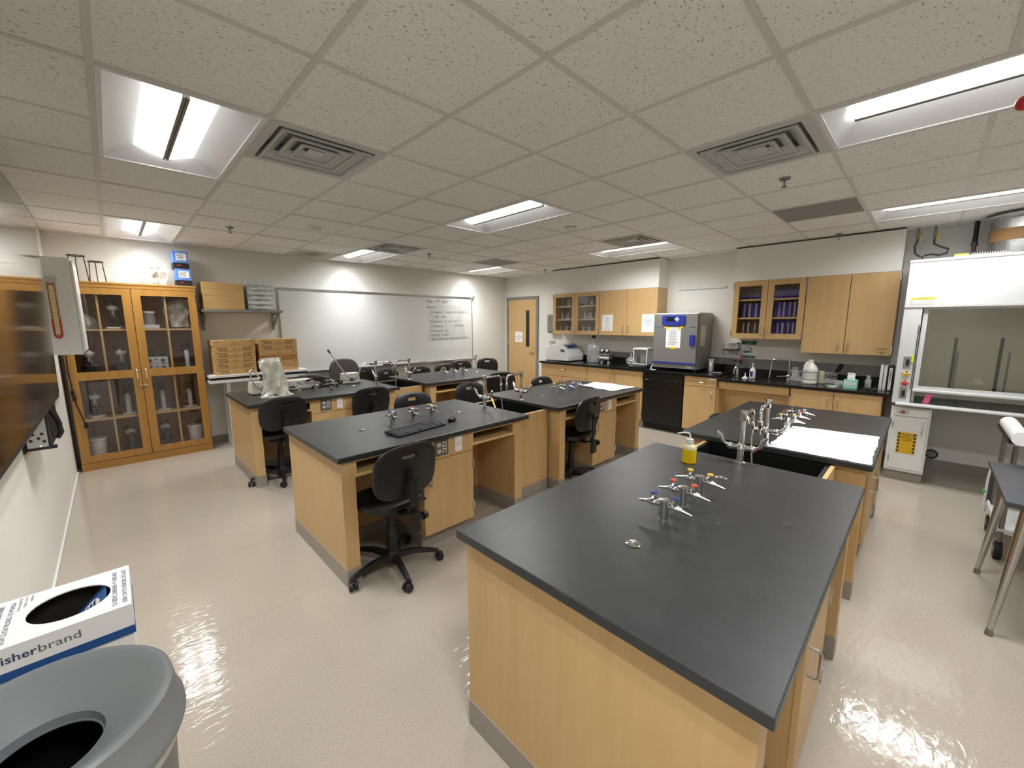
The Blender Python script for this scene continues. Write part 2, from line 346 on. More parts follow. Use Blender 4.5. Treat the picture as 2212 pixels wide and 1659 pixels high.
for i in range(i0-1, i1+1):
    for j in range(j0-1, j1+1):
        if (i, j) in fixcells or (i, j) in DIF: continue
        xa, xb = max(GX+i*T+.003, X0), min(GX+(i+1)*T-.003, X1); ya, yb = max(GY+j*T+.003, Y0), min(GY+(j+1)*T-.003, Y1)
        if xb-xa < .03 or yb-ya < .03: continue
        isfull = xb-xa > .6 and yb-ya > .6; mm = m_perf if (i, j) in RET else (m_stain if (i, j) == STAIN else m_tile)
        if isfull and mm is m_tile:
            if full is None: full = M().box(0, T-.006, 0, T-.006, 0, .014).mesh('ceiling_tile', m_tile)
            o = bpy.data.objects.new('ceiling_tile', full); COL.objects.link(o)
        else: o = M().box(0, xb-xa, 0, yb-ya, 0, .014).build('ceiling_tile', mm)
        o.parent = ceil; o.location = (xa, ya, H+.003+random.uniform(0, .004)); o.rotation_euler = (random.uniform(-.004, .004), random.uniform(-.004, .004), 0)
# ceiling lamps
def lamp(i, j, label):
    t = thing('ceiling_light', label, 'ceiling light', (GX+i*T, GY+j*T, H), 0, 'recessed two-lens ceiling lights')
    W, L_ = T, 2*T; a = .018
    if not hasattr(lamp, 'me'):
        fr = M().frame(rect(a*.6, W-a*.6, a*.6, L_-a*.6), rect(a+.012, W-a-.012, a+.012, L_-a-.012), -.002, .012, XY).mesh('frame', m_refl)
        r = M(); xa, xb, ya, yb = .03, W-.03, .03, L_-.03; xi, xj, yi, yj = .165, W-.165, .13, L_-.13
        O = [(xa, ya, .004), (xb, ya, .004), (xb, yb, .004), (xa, yb, .004)]; I = [(xi, yi, .075), (xj, yi, .075), (xj, yj, .075), (xi, yj, .075)]
        r.add(O+I, [(k, (k+1) % 4, 4+(k+1) % 4, 4+k) for k in range(4)])
        r.box(xi-.02, xj+.02, yi-.02, yj+.02, .095, .1)
        r.add(I+[(x, y, .096) for x, y, z in I], [(k, (k+1) % 4, 4+(k+1) % 4, 4+k) for k in range(4)])
        c = W/2
        def lens(s): 
            xa_, xb_ = (xi, c-.014) if s < 0 else (c+.014, xj); za, zb = (.072, .03) if s < 0 else (.03, .072)
            return M().hexa([(xa_, yi, za), (xb_, yi, zb), (xb_, yj, zb), (xa_, yj, za)], [(xa_, yi, za+.006), (xb_, yi, zb+.006), (xb_, yj, zb+.006), (xa_, yj, za+.006)]).mesh('lens', m_lens)
        sp = M().box(c-.014, c-.003, yi-.004, yj+.004, .024, .05).box(c+.003, c+.014, yi-.004, yj+.004, .024, .05).box(c-.006, c+.006, yi-.004, yj+.004, .030, .05).mesh('spine', m_grey)
        lamp.me = [('frame', fr), ('reflector', r.mesh('reflector', m_refl)), ('lens', lens(-1)), ('lens', lens(1)), ('spine', sp)]
    for n, me in lamp.me:
        o = bpy.data.objects.new(n, me); COL.objects.link(o); o.parent = t
    for sgn in (-1, 1):      # the tubes behind each lens
        ld = bpy.data.lights.new('lamp_tube', 'AREA'); ld.shape = 'RECTANGLE'; ld.size = .13; ld.size_y = 2*T-.28; ld.energy = TUBE*({(0, 5): .68, (4, 5): .85, (8, 5): .85, (8, -5): .7}.get((i, j), 1.0)); ld.color = (.99, .99, 1); ld.spread = math.radians(128)
        lo = bpy.data.objects.new('lamp_tube', ld); COL.objects.link(lo); lo.parent = t
        lo.location = (T/2+sgn*.077, T, .045); lo.rotation_euler = (0, sgn*math.atan2(.042, .126)*1.0, 0)
lab = {(0, 0): 'recessed ceiling light beside the air diffuser, over the bench with the keyboard', (0, 5): 'recessed ceiling light above the glazed wooden display case',
 (4, 0): 'recessed ceiling light over the sink between keyboard bench and paper towel bench', (4, -5): 'recessed ceiling light beside a square air diffuser, near the red ball', (8, 0): 'recessed ceiling light in front of the incubator and dishwasher',
 (4, 5): 'recessed ceiling light with a diffuser at its end, above the whiteboard', (8, 5): 'recessed ceiling light nearest the wooden entrance door', (8, -5): 'recessed ceiling light in front of the fume hood', (0, -5): 'recessed ceiling light over the waste bins'}
for ij in FIX: lamp(*ij, lab[ij])
# air diffusers
def diffuser(i, j, label):
    t = thing('air_diffuser', label, 'air vent', (GX+i*T, GY+j*T, H), 0, 'square louvred air diffusers')
    c = T/2
    def ring(h0, z0, h1, z1, hh=.012):
        mm = M(); o0 = [(c-h0, c-h0), (c+h0, c-h0), (c+h0, c+h0), (c-h0, c+h0)]; o1 = [(c-h1, c-h1), (c+h1, c-h1), (c+h1, c+h1), (c-h1, c+h1)]
        V = [(x, y, z0) for x, y in o0]+[(x, y, z1) for x, y in o1]+[(x, y, z0+.003) for x, y in o0]+[(x, y, z1+.003) for x, y in o1]
        f = []
        for k in range(4):
            l = (k+1) % 4; f += [(k, l, 4+l, 4+k), (8+k, 12+k, 12+l, 8+l), (k, 8+k, 8+l, l), (4+k, 4+l, 12+l, 12+k)]
        return mm.add(V, f)
    if not hasattr(diffuser, 'me'):
        box = M().frame(rect(.006, T-.006, .006, T-.006), rect(.05, T-.05, .05, T-.05), -.002, .004, XY)
        bk = M().box(.03, T-.03, .03, T-.03, .11, .115); bk.add([(.05, .05, .003), (T-.05, .05, .003), (T-.05, T-.05, .003), (.05, T-.05, .003), (.05, .05, .11), (T-.05, .05, .11), (T-.05, T-.05, .11), (.05, T-.05, .11)], [(0, 1, 5, 4), (1, 2, 6, 5), (2, 3, 7, 6), (3, 0, 4, 7)])
        diffuser.me = [('frame', box.mesh('frame', m_lgrey)), ('plenum', bk.mesh('plenum', m_lgrey))]
        for h0, z0, h1, z1 in ((.235, -.004, .170, .030), (.165, -.002, .105, .028), (.10, 0, .05, .026)):
            diffuser.me.append(('vane', ring(h0, z0, h1, z1).frame(rect(c-h0-.004, c+h0+.004, c-h0-.004, c+h0+.004), rect(c-h0+.006, c+h0-.006, c-h0+.006, c+h0-.006), z0-.008, z0+.002, XY).mesh('vane', m_lgrey)))
        diffuser.me.append(('center_plate', M().box(c-.045, c+.045, c-.045, c+.045, .004, .008).mesh('center_plate', m_lgrey)))
    for n, me in diffuser.me:
        o = bpy.data.objects.new(n, me); COL.objects.link(o); o.parent = t
diffuser(1, 0, 'square air diffuser touching the ceiling light over the keyboard bench')
diffuser(4, -3, 'square air diffuser touching the ceiling light that has the red ball pull')
diffuser(7, 0, 'square air diffuser touching the ceiling light in front of the incubator')
diffuser(4, 4, 'square air diffuser at the end of the ceiling light above the whiteboard')
def sprinkler(x, y, label):
    t = thing('sprinkler', label, 'sprinkler', (x, y, H), 0, 'ceiling sprinklers')
    M().lathe([(.004, -.0), (.036, 0), (.03, -.008), (.012, -.012)], n=20).build('escutcheon', m_dsteel, t, True)
    M().cyl((0, 0, -.01), (0, 0, -.03), .007).tube([(.009, 0, -.028), (.012, 0, -.04), (.002, 0, -.052)], .003, 6).tube([(-.009, 0, -.028), (-.012, 0, -.04), (-.002, 0, -.052)], .003, 6).build('head', m_dsteel, t, True)
    M().lathe([(.002, -.05), (.018, -.053), (.018, -.056), (.002, -.057)], n=14).build('deflector', m_dsteel, t)
sprinkler(3.43, .80, 'ceiling sprinkler beside the square air diffuser near the fume hood')
sprinkler(5.95, .81, 'ceiling sprinkler in front of the soffit over the safety data cupboard')
sprinkler(5.90, 5.12, 'ceiling sprinkler in front of the soffit over the glassware cupboard')
sprinkler(3.36, 5.10, 'ceiling sprinkler beside the ceiling light above the whiteboard')
sprinkler(.985, 5.13, 'ceiling sprinkler beside the ceiling light above the wooden display case')
def detector(x, y, label):
    t = thing('smoke_detector', label, 'detector', (x, y, H), 0, 'round ceiling detectors')
    M().lathe([(.004, 0), (.062, 0), (.062, -.01), (.05, -.03), (.03, -.036), (.003, -.037)], n=24).build('housing', m_whitep, t, True)
    for s in (-1, 1): M().ell((s*.022, 0, -.032), .011, .011, .006, 10, 5).build('sensor_eye', m_dgrey, t, True)
detector(3.53, 2.72, 'round white ceiling detector beside the light over the bench sinks')
detector(1.62, 4.57, 'round white ceiling detector above the bench with the bagged microscope')
# red ball pull hanging from the ceiling
t = thing('ball_pull', 'red round ball pull hanging from the ceiling beside a light', 'pull', (2.31, -.150, 2.20))
M().ell((0, 0, .15), .022, .022, .024, 16, 10).build('ball', m_red, t, True); M().cyl((0, 0, .17), (0, 0, .391), .004, n=8).build('rod', m_white, t)
# door in the right wall
d = struct(M().frame(rect(5.70, 6.64, 0, 2.17), [(5.755, 0.001), (6.585, 0.001), (6.585, 2.115), (5.755, 2.115)], X1-.03, X1, YZ).build('door_1', m_grey))
M().box(X1-.018, X1-.001, 5.758, 6.582, .008, 2.112).build('door_leaf', m_maple, d)
M().box(X1-.0195, X1-.017, 5.955, 6.035, 1.12, 1.87).build('vision_pane', m_blkgl, d)
M().frame(rect(5.945, 6.045, 1.11, 1.88), rect(5.957, 6.033, 1.122, 1.868), X1-.022, X1-.017, YZ).build('pane_trim', m_dgrey, d)
M().cyl((X1-.018, 5.82, 1.0), (X1-.05, 5.82, 1.0), .012).box(X1-.058, X1-.046, 5.815, 5.945, .992, 1.008).build('lever_handle', m_steel, d, bev=.002)
M().cyl((X1-.018, 5.82, 1.09), (X1-.028, 5.82, 1.09), .016).build('lock', m_steel, d, True)
for z in (.3, 1.15, 1.95): M().box(X1-.034, X1-.016, 6.572, 6.596, z, z+.11).build('hinge', m_steel, d)
s = thing('door_notice', 'white paper notice on the wooden door: No Unauthorized Entry', 'notice', (X1-.0195, 6.26, 1.30))
M().box(X1-.0205, X1-.0190, 6.15, 6.37, 1.20, 1.43).build('sheet', m_paper, s, world=True)
text('lettering', ['No', 'Unauthorized', 'Entry'], .038, (X1-.0205, 6.26, 1.35), (0, -1, 0), (0, 0, 1), m_ink, s)
# ---------------------------------------------------------------- lab benches
TX = [.85, 2.855]; TYB = [.13, 2.30, 4.47]; TW, TD, TH = 1.61, 1.04, .84
def bar_handle(p, axis, L_, out, mat_=m_steel, r=.005, st=.032):
    p = Vector(p); a = Vector(axis)*(L_/2); o = Vector(out)*st
    return M().tube([p-a, p-a+o*.8, p-a*.85+o, p+a*.85+o, p+a+o*.8, p+a], r, 8)
def outlet(parent, x, y, z):
    pl = M().box(x, x+.115, y-.006, y, z, z+.113).build('outlet_plate', m_dgrey2, parent, bev=.002)
    for k in (0, 1):
        M().prism(rrect(.034, .03, .012, 3, x+.036, z+.034+k*.046), y-.008, y-.005, XZ).build('socket', m_lgrey, pl)
    M().box(x+.064, x+.1, y-.008, y-.005, z+.018, z+.095).build('switch_block', m_lgrey, pl)
    for k in range(3): M().box(x+.07, x+.094, y-.0095, y-.007, z+.026+k*.024, z+.036+k*.024).build('slot', m_dgrey, pl)
m_dgrey2 = mat('outlet_bronze', rgb(104, 96, 86), .4)
def make_table():
    t = thing('lab_bench', 'x', 'lab bench', (0, 0, 0), 0, 'black-topped maple lab benches')
    M().box(0, TW, 0, TD, .806, TH).build('countertop', m_epoxy, t, bev=.004)
    for x0, x1 in ((.027, .11), (1.465, 1.55)):
        M().box(x0, x1, .03, TD-.03, .0, .806).build('end_panel', m_maple, t)
        M().box(x0-.004, x1+.004, .026, TD-.026, 0, .115).build('kick_base', m_base, t, bev=.001)
    M().box(.585, 1.015, .05, TD-.05, .115, .806).build('cabinet_body', m_maple, t)
    M().box(.585, 1.015, .09, TD-.09, 0, .115).build('kick_base', m_base, t)
    for x0, x1 in ((.11, .585), (1.015, 1.465)):
        M().box(x0, x1, .51, .53, 0, .806).build('back_panel', m_maple, t)
        M().box(x0, x1, .504, .536, 0, .115).build('kick_base', m_base, t)
        for ya, yb in ((.035, .46), (TD-.46, TD-.035)):
            M().box(x0, x1, ya, yb, .692, .712).build('shelf', m_edge, t, bev=.001)
            M().box(x0, x1, ya, ya+.018, .786, .806).build('top_rail', m_edge, t) if ya < .5 else M().box(x0, x1, yb-.018, yb, .786, .806).build('top_rail', m_edge, t)
            yb2 = yb if ya < .5 else ya
            M().box(x0, x1, yb2-.006, yb2+.006, .712, .806).build('cubby_back', m_maple_d, t)
        for xx in (x0, x1):
            s = .012 if xx == x0 else -.012
            for ya, yb in ((.033, .05), (TD-.05, TD-.033)): M().box(xx, xx+s, ya, yb, .692, .806).build('cubby_stile', m_edge, t)
    for side in (0, 1):
        f = (lambda x, y: (x, y)) if side == 0 else (lambda x, y: (TW-.01-x, TD-y))
        def bx(x0, x1, y0, y1, z0, z1):
            a = f(x0, y0); b = f(x1, y1); return M().box(a[0], b[0], a[1], b[1], z0, z1)
        bx(.582, 1.018, .03, .05, .662, .804).build('drawer_panel', m_maple, t, bev=.0015)
        dr = bx(.582, 1.018, .03, .05, .12, .657).build('door', m_maple, t, bev=.0015)
        p = f(.628, .03); bar_handle((p[0], p[1], .54), (0, 0, 1), .10, (0, -1 if side == 0 else 1, 0)).build('handle', m_steel, dr, True)
        for z in (.53, .19): bx(1.012, 1.026, .022, .048, z, z+.065).build('hinge', m_steel, dr)
    outlet(t, .675, .03, .684)
    lp = M().box(.852, .915, .027, .031, .684, .796).build('notice_card', m_paper, t)
    text('print', ['Lab', 'Equipment'], .012, (.8835, .0268, .752), (1, 0, 0), (0, 0, 1), m_ink, t, world=False, shear=.2)
    for x in (.385, 1.255): M().lathe([(.010, .0), (.026, .0), (.028, .002), (.02, .006), (.011, .0065), (.010, .002)], (x, TD/2, TH), 20).build('drain_cap', m_chrome, t, True)
    return t
tb = make_table()
TL = {(0, 0): 'black-topped maple bench with the yellow wash bottle standing on it', (1, 0): 'black-topped maple bench with the plain white sheet of paper, by the fume hood',
      (0, 1): 'black-topped maple bench with the keyboard and mouse on it', (1, 1): 'black-topped maple bench with a crumpled white towel at its end',
      (0, 2): 'black-topped maple bench with the bagged microscope and gooseneck lamps', (1, 2): 'black-topped maple bench with nothing but taps on it, nearest the entrance door'}
first = True
for j in range(3):
    for i in range(2):
        o = tb if first else copy_tree(tb); first = False
        o['label'] = TL[(i, j)]
        # the second bench of a row is the first one with its inner end to the sink
        if i == 0: o.location = (TX[0], TYB[j], 0)
        else: o.location = (TX[1]+.06, TYB[j], 0); 
for o in [q for q in bpy.data.objects if q.name.startswith('lab_bench') and q.location.x > 2]:
    # shift the top so that its overhang is on the sink side
    o.location.x = TX[1]
    for ch in [q for q in bpy.data.objects if q.parent == o]:
        if not ch.name.startswith('countertop') and not ch.name.startswith('drain'): ch.location.x = .033
        for g in [q for q in bpy.data.objects if q.parent == ch]: pass
# sinks between the benches
SL = ['deep black trough sink beside the yellow wash bottle', 'deep black trough sink between the keyboard bench and the towel bench', 'deep black trough sink in the bench row nearest the whiteboard']
for j in range(3):
    yb = TYB[j]; t = thing('trough_sink', SL[j], 'sink', (2.40, yb, 0), 0, 'black trough sinks')
    W = .488; a, b = .16, TD-.16
    mm = M().box(.002, W-.002, a+.022, b-.022, .42, .43)
    mm.box(.002, .014, a+.022, b-.022, .43, .80).box(W-.014, W-.002, a+.022, b-.022, .43, .80).box(.014, W-.014, a+.022, a+.04, .43, .80).box(.014, W-.014, b-.04, b-.022, .43, .80)
    mm.build('basin', m_sink, t)
    for yy in (a, b-.02):
        M().box(.002, W-.002, yy, yy+.02, 0, .80).build('sink_panel', m_maple, t)
        M().box(.002, W-.002, yy-.004, yy+.024, 0, .115).build('kick_base', m_base, t)
    M().cyl((W/2, .5, .43), (W/2, .5, .434), .04).build('drain', m_dsteel, t)
# gas taps
def make_turret():
    t = thing('gas_tap', 'x', 'gas tap', (0, 0, 0), 0, 'chrome gas taps on the benches')
    M().lathe([(.004, 0), (.0215, 0), (.0215, .005), (.020, .0051), (.020, .077), (.022, .0775), (.022, .083), (.004, .085)], n=24).build('post', m_chrome, t, True)
    for s in (-1, 1):
        M().cyl((0, s*.017, .062), (0, s*.032, .062), .010).ell((0, s*.044, .062), .015, .018, .015, 12, 8).cyl((0, s*.052, .062), (0, s*.068, .060), .013, .009).cyl((0, s*.068, .060), (0, s*.108, .053), .0085, .004).build('nozzle', m_chrome, t, True)
        k = M().cyl((0, s*.044, .066), (0, s*.044, .098), .010, .0115).build('valve_stem', m_chrome, t, True)
        M().lathe([(.0125, 0), (.014, .002), (.013, .006), (.003, .008)], (0, s*.044, .098), 16).build('cap', m_bluc, k)
        M().tube([(0, s*.044, .094), (-.014, s*.040, .092), (-.034, s*.036, .084)], [.0055, .005, .006], 8).build('lever', m_chrome, k, True)
    return t
tur = make_turret(); first = True
CM = [(.63, m_bluc, 'blue'), (.81, m_redc, 'red'), (.985, m_yelc, 'yellow')]
BN = {(0, 0): 'bench with the wash bottle', (1, 0): 'bench with the flat white paper', (0, 1): 'bench with the keyboard', (1, 1): 'bench with the white towel', (0, 2): 'bench with the bagged microscope', (1, 2): 'bare bench nearest the door'}
capmesh = {}
for j in range(3):
    for i in range(2):
        for lx, cmat, cn in CM:
            x = TX[0]+lx if i == 0 else 5.315-(TX[0]+lx)
            o = tur if first else copy_tree(tur); first = False
            o.location = (x, TYB[j]+TD/2+.005, TH); o['label'] = 'chrome gas tap with %s knob caps on the %s' % (cn, BN[(i, j)])
            o.rotation_euler.z = random.uniform(-.04, .04)+(math.pi if (i == 0 and j > 0) else 0)
            for ch in [q for q in bpy.data.objects if q.parent == o]:
                for g in [q for q in bpy.data.objects if q.parent == ch]:
                    if g.name.startswith('cap'):
                        if cn not in capmesh: capmesh[cn] = g.data.copy(); capmesh[cn].materials.clear(); capmesh[cn].materials.append(cmat)
                        g.data = capmesh[cn].copy() if False else capmesh[cn]
                        # two valves sit on different sides: keep each cap's own place
                        if ch.name and g.get('far') is None: pass
# caps share one mesh per colour, so each is placed by its own transform
for o in [q for q in bpy.data.objects if q.name.startswith('gas_tap')]:
    st = [q for q in bpy.data.objects if q.parent == o and q.name.startswith('valve_stem')]
    for k, ch in enumerate(st):
        ys = sum(v.co.y for v in ch.data.vertices)/len(ch.data.vertices)
        for g in [q for q in bpy.data.objects if q.parent == ch and q.name.startswith('cap')]:
            yg = sum(v.co.y for v in g.data.vertices)/len(g.data.vertices); g.location.y = ys-yg
# bench faucets
def make_faucet():
    t = thing('lab_faucet', 'x', 'faucet', (0, 0, 0), 0, 'chrome gooseneck faucets at the trough sinks')
    M().lathe([(.004, 0), (.027, 0), (.027, .006), (.019, .012), (.017, .07), (.021, .075), (.021, .105), (.016, .112), (.011, .118)], n=20).cyl((0, 0, .11), (0, 0, .29), .0125).lathe([(.0125, .24), (.018, .25), (.019, .285), (.023, .287), (.023, .298), (.003, .30)], n=16).build('riser', m_chrome, t, True)
    M().cyl((0, -.055, .09), (0, .055, .09), .015).ell((0, -.055, .09), .019, .019, .019, 10, 6).ell((0, .055, .09), .019, .019, .019, 10, 6).build('crossbar', m_chrome, t, True)
    for s in (-1, 1):
        pts = [(0, s*.06, .094, .009), (0, s*.082, .10, .010), (-.006, s*.097, .118, .013), (-.010, s*.105, .145, .016), (-.018, s*.122, .166, .010)]; V = []
        for px, py, pz, hw in pts: V += [(px-hw, py-s*.003, pz-.003), (px+hw, py-s*.003, pz-.003), (px+hw, py+s*.003, pz+.003), (px-hw, py+s*.003, pz+.003)]
        h = M().tube([p[:3] for p in pts], [.008, .009, .011, .014, .007], 10).build('wrist_blade', m_chrome, t, True)
        M().cyl((0, s*.068, .09), (0, s*.076, .09), .011).build('index_ring', m_red if s < 0 else m_bluc, h)
    M().tube([(.01, 0, .268), (.15, 0, .272), (.19, 0, .270), (.213, 0, .255), (.222, 0, .235), (.222, 0, .19)], .0105, 10).build('spout', m_chrome, t, True)
    M().lathe([(.0085, 0), (.013, -.004), (.013, -.028), (.010, -.034), (.009, -.05), (.0045, -.085)], (.222, 0, .195), 14).build('nozzle', m_chrome, t, True)
    return t
fau = make_faucet(); first = True
for j in range(3):
    for i in range(2):
        o = fau if first else copy_tree(fau); first = False
        o.location = (2.413 if i == 0 else 2.905, TYB[j]+TD/2+.005, TH); o.rotation_euler.z = 0.05 if i == 0 else math.pi+.08
        if j == 2 and i == 0: o.rotation_euler.z = -.2
        o['label'] = 'chrome sink faucet standing on the %s' % BN[(i, j)]
m_hose = mat('clear_hose', rgb(196, 188, 160), .3)
def hose(x, y, z0, z1, dx, label):
    o = M().tube([(x, y, z0), (x+dx*.2, y-.004, z0-(z0-z1)*.35), (x+dx*.6, y-.008, z0-(z0-z1)*.7), (x+dx, y-.01, z1)], .0042, 8).build('rubber_hose', m_hose, None, True); tag(o, label, 'hose', 'hoses on faucet nozzles')
hose(2.413+.222, TYB[0]+.536, .952, .72, .03, 'pale hose hanging from the faucet on the wash bottle bench')
hose(2.413+.222, TYB[1]+.536, .952, .70, .02, 'pale hose hanging from the faucet on the keyboard bench')
hose(2.905-.221, TYB[2]+.508, .952, .72, -.01, 'pale hose hanging from the faucet on the bare bench nearest the door')
hose_t = M().cyl((2.42, TYB[1]+.38, .845), (2.66, TYB[1]+.70, .862), .008).build('wooden_stick', m_edge, None, True); tag(hose_t, 'thin wooden stick lying across the sink behind the keyboard bench faucet', 'stick')
# ---------------------------------------------------------------- chairs
def back_poly(w_, h_, n=28):
    pts = []
    for i in range(n):
        a = 2*math.pi*i/n; c, s = math.cos(a), math.sin(a)
        e = .62 if s > 0 else .5
        x = math.copysign(abs(c)**e, c)*w_/2; z = math.copysign(abs(s)**e, s)*h_/2
        if s < 0: x *= 1-.10*abs(s)
        else: x *= 1-.06*abs(s)
        pts.append((x, z))
    return pts
def make_chair(tops=None, fabric=False, drop=0):
    t = thing('lab_chair', 'x', 'chair', (0, 0, 0), 0, 'black swivel lab chairs')
    zs = .47-drop
    bm_ = m_fabric if fabric else m_seat
    # seat pan: rounded, dished
    w_, d_ = .43, .40; poly = rrect(w_, d_, .15, 6); n = len(poly); V = []; Fc = []
    rings = [(.80, -.012), (.98, 0), (1.0, .014), (.97, .034), (.86, .044), (.55, .036), (.25, .032)]
    for sc, z in rings: V += [(x*sc, y*sc+.02, zs+z) for x, y in poly]
    for k in range(len(rings)-1): Fc += [(k*n+i, k*n+(i+1) % n, (k+1)*n+(i+1) % n, (k+1)*n+i) for i in range(n)]
    Fc += [tuple(range(n-1, -1, -1)), tuple(range((len(rings)-1)*n, len(rings)*n))]
    M().add(V, Fc).build('seat', bm_, t, True)
    # backrest with hand slot
    W_, H_ = (.46, .50) if fabric else (.45, .335); zc = zs+.255 if not fabric else zs+.36
    outer = back_poly(W_, H_); slot = []
    for i in range(28):
        a = 2*math.pi*i/28; c, s = math.cos(a), math.sin(a)
        slot.append((math.copysign(abs(c)**.5, c)*.055, .10+math.copysign(abs(s)**.6, s)*.017))
    curve = lambda x, z, h: (x, -.215+h+.55*x*x-.10*(z)-.0, zc+z)
    mm = M()
    if fabric:
        N = 28; V = []; lay = [(.93, -.03), (1, -.012), (1, .012), (.94, .03), (.5, .036)]
        for sc, h in lay: V += [curve(x*sc, z*sc, h) for x, z in outer]
        Fc = [(k*N+i, k*N+(i+1) % N, (k+1)*N+(i+1) % N, (k+1)*N+i) for k in range(len(lay)-1) for i in range(N)]
        Fc += [tuple(range(N-1, -1, -1)), tuple(range((len(lay)-1)*N, len(lay)*N))]; mm.add(V, Fc)
    else:
        N = 28; V = []; lay = [(outer, .90, -.016), (outer, 1, -.008), (outer, 1, .008), (outer, .93, .02)]
        for pl, sc, h in lay: V += [curve(x*sc, z*sc, h) for x, z in pl]
        V += [curve(x, z, .022) for x, z in slot]+[curve(x, z, -.016) for x, z in slot]
        Fc = [(k*N+i, k*N+(i+1) % N, (k+1)*N+(i+1) % N, (k+1)*N+i) for k in range(3) for i in range(N)]
        Fc += [(3*N+i, 3*N+(i+1) % N, 4*N+(i+1) % N, 4*N+i) for i in range(N)]
        Fc += [(4*N+i, 4*N+(i+1) % N, 5*N+(i+1) % N, 5*N+i) for i in range(N)]
        Fc += [(5*N+i, 5*N+(i+1) % N, (i+1) % N, i) for i in range(N)]
        mm.add(V, Fc)
    mm.build('backrest', bm_, t, True)
    # bracket between seat and backrest
    mm = M()
    P = [(0, -.02, zs-.035), (0, -.17, zs-.04), (0, -.235, zs-.02), (0, -.262, zs+.06), (0, -.252, zs+.26)]
    for a, b in zip(P[:-1], P[1:]):
        for q in (a, b): pass
        d = (Vector(b)-Vector(a)).normalized(); nn = Vector((0, -d.z, d.y))*.006
        mm.hexa([(-.028, a[1]-nn.y, a[2]-nn.z), (.028, a[1]-nn.y, a[2]-nn.z), (.028, a[1]+nn.y, a[2]+nn.z), (-.028, a[1]+nn.y, a[2]+nn.z)],
                [(-.028, b[1]-nn.y, b[2]-nn.z), (.028, b[1]-nn.y, b[2]-nn.z), (.028, b[1]+nn.y, b[2]+nn.z), (-.028, b[1]+nn.y, b[2]+nn.z)])
    mm.box(-.034, .034, -.275, -.245, zs-.13, zs+.0)
    br = mm.build('back_bracket', m_blk, t)
    M().cyl((0, -.255, zs+.235), (0, -.30, zs+.235), .024, .021).build('knob', m_blk, br, True)
    M().cyl((.034, -.26, zs-.045), (.085, -.26, zs-.045), .008).cyl((.062, -.26, zs-.045), (.09, -.26, zs-.045), .028, .024).build('knob', m_blk, br, True)
    M().tube([(.05, 0, zs-.04), (.16, -.06, zs-.035), (.21, -.10, zs-.03)], [.006, .006, .010], 8).build('lift_lever', m_blk, t, True)
    M().box(-.10, .10, -.12, .12, zs-.05, zs-.014).build('mechanism', m_blk, t, bev=.01)
    M().cyl((0, 0, .07), (0, 0, .30-drop*.4), .034, .03).cyl((0, 0, .28-drop*.4), (0, 0, zs-.04), .024).build('gas_column', m_blk, t, True)
    M().lathe([(.004, .05), (.05, .05), (.05, .10), (.036, .125), (.004, .125)], n=18).build('hub', m_blk, t, True)
    for k in range(5):
        a = math.radians(k*72+39); ca, sa = math.cos(a), math.sin(a)
        pr = [(.03, .088, .024, .036), (.15, .098, .021, .028), (.25, .082, .018, .022), (.30, .066, .016, .018)]
        mm = M(); V = []; Fc = []
        for r, z, hw, hh in pr:
            for dx, dz in ((-1, 0), (-.6, 1), (.6, 1), (1, 0)): V.append((r*ca-dx*hw*sa, r*sa+dx*hw*ca, z-hh/2+dz*hh))
        for q in range(len(pr)-1): Fc += [(q*4+i, q*4+(i+1) % 4, q*4+4+(i+1) % 4, q*4+4+i) for i in range(4)]
        Fc += [(3, 2, 1, 0), tuple(range((len(pr)-1)*4, len(pr)*4))]
        leg = mm.add(V, Fc).build('leg', m_blk, t, True)
        b = a+1.2*(k % 3-1); cb, sb = math.cos(b), math.sin(b); cx, cy = .295*ca, .295*sa
        cm = M().cyl((cx, cy, .06), (cx, cy, .045), .009)
        for s in (-1, 1): cm.cyl((cx-s*sb*.006+cb*.012, cy+s*cb*.006+sb*.012, .0265), (cx-s*sb*.026+cb*.012, cy+s*cb*.026+sb*.012, .0265), .0265, .024, 16)
        cm.prism([(-.022, .03), (.018, .03), (.02, .05), (-.01, .058)], -.006, .006, lambda p, q, h: (cx+p*cb-h*sb, cy+p*sb+h*cb, q)).build('caster', m_blk, leg, True)
    return t
m_fabric = mat('grey_fabric', rgb(62, 58, 58), .9, bump=(500, .4), var=((200, 200, 40), rgb(88, 82, 80), 3))
ch0 = make_chair(); chlow = make_chair(drop=.16); chf = make_chair(fabric=True)
D = math.radians
CH = [(1.185, 2.345, 5, 'black swivel chair at the knee space below the keyboard'),
 (1.14, 4.63, 3, 'black swivel chair at the bench under the bagged microscope'),
 (2.07, 4.62, 0, 'black swivel chair at the near side of the gooseneck lamp bench'),
 (2.19, 3.52, 180, 'black swivel chair with its back showing above the gas taps of the keyboard bench'),
 (3.06, 3.66, 178, 'black swivel chair behind the faucet of the keyboard bench'),
 (4.16, 4.56, -25, 'black swivel chair at the near side of the bare bench nearest the door'),
 (4.12, 3.42, 180, 'black swivel chair behind the gas taps of the towel bench'),
 (3.27, 2.46, 4, 'black swivel chair at the near side of the towel bench'),
 (1.96, 5.95, 180, 'black swivel chair behind the bench, left of the grey fabric chair'),
 (2.93, 6.34, 176, 'black swivel chair behind the gooseneck lamp bench, under the marker tray'),
 (3.13, 5.82, 190, 'black swivel chair mostly hidden behind the far trough sink'),
 (3.68, 5.80, 180, 'black swivel chair whose hand slot shows over the bare bench, by the sink'),
 (4.20, 5.80, 182, 'black swivel chair behind the gas taps of the bare bench'),
 (4.80, 6.17, 168, 'black swivel chair below the lower right corner of the whiteboard'),
 (5.47, 6.24, 150, 'black swivel chair against the wall beside the whiteboard')]
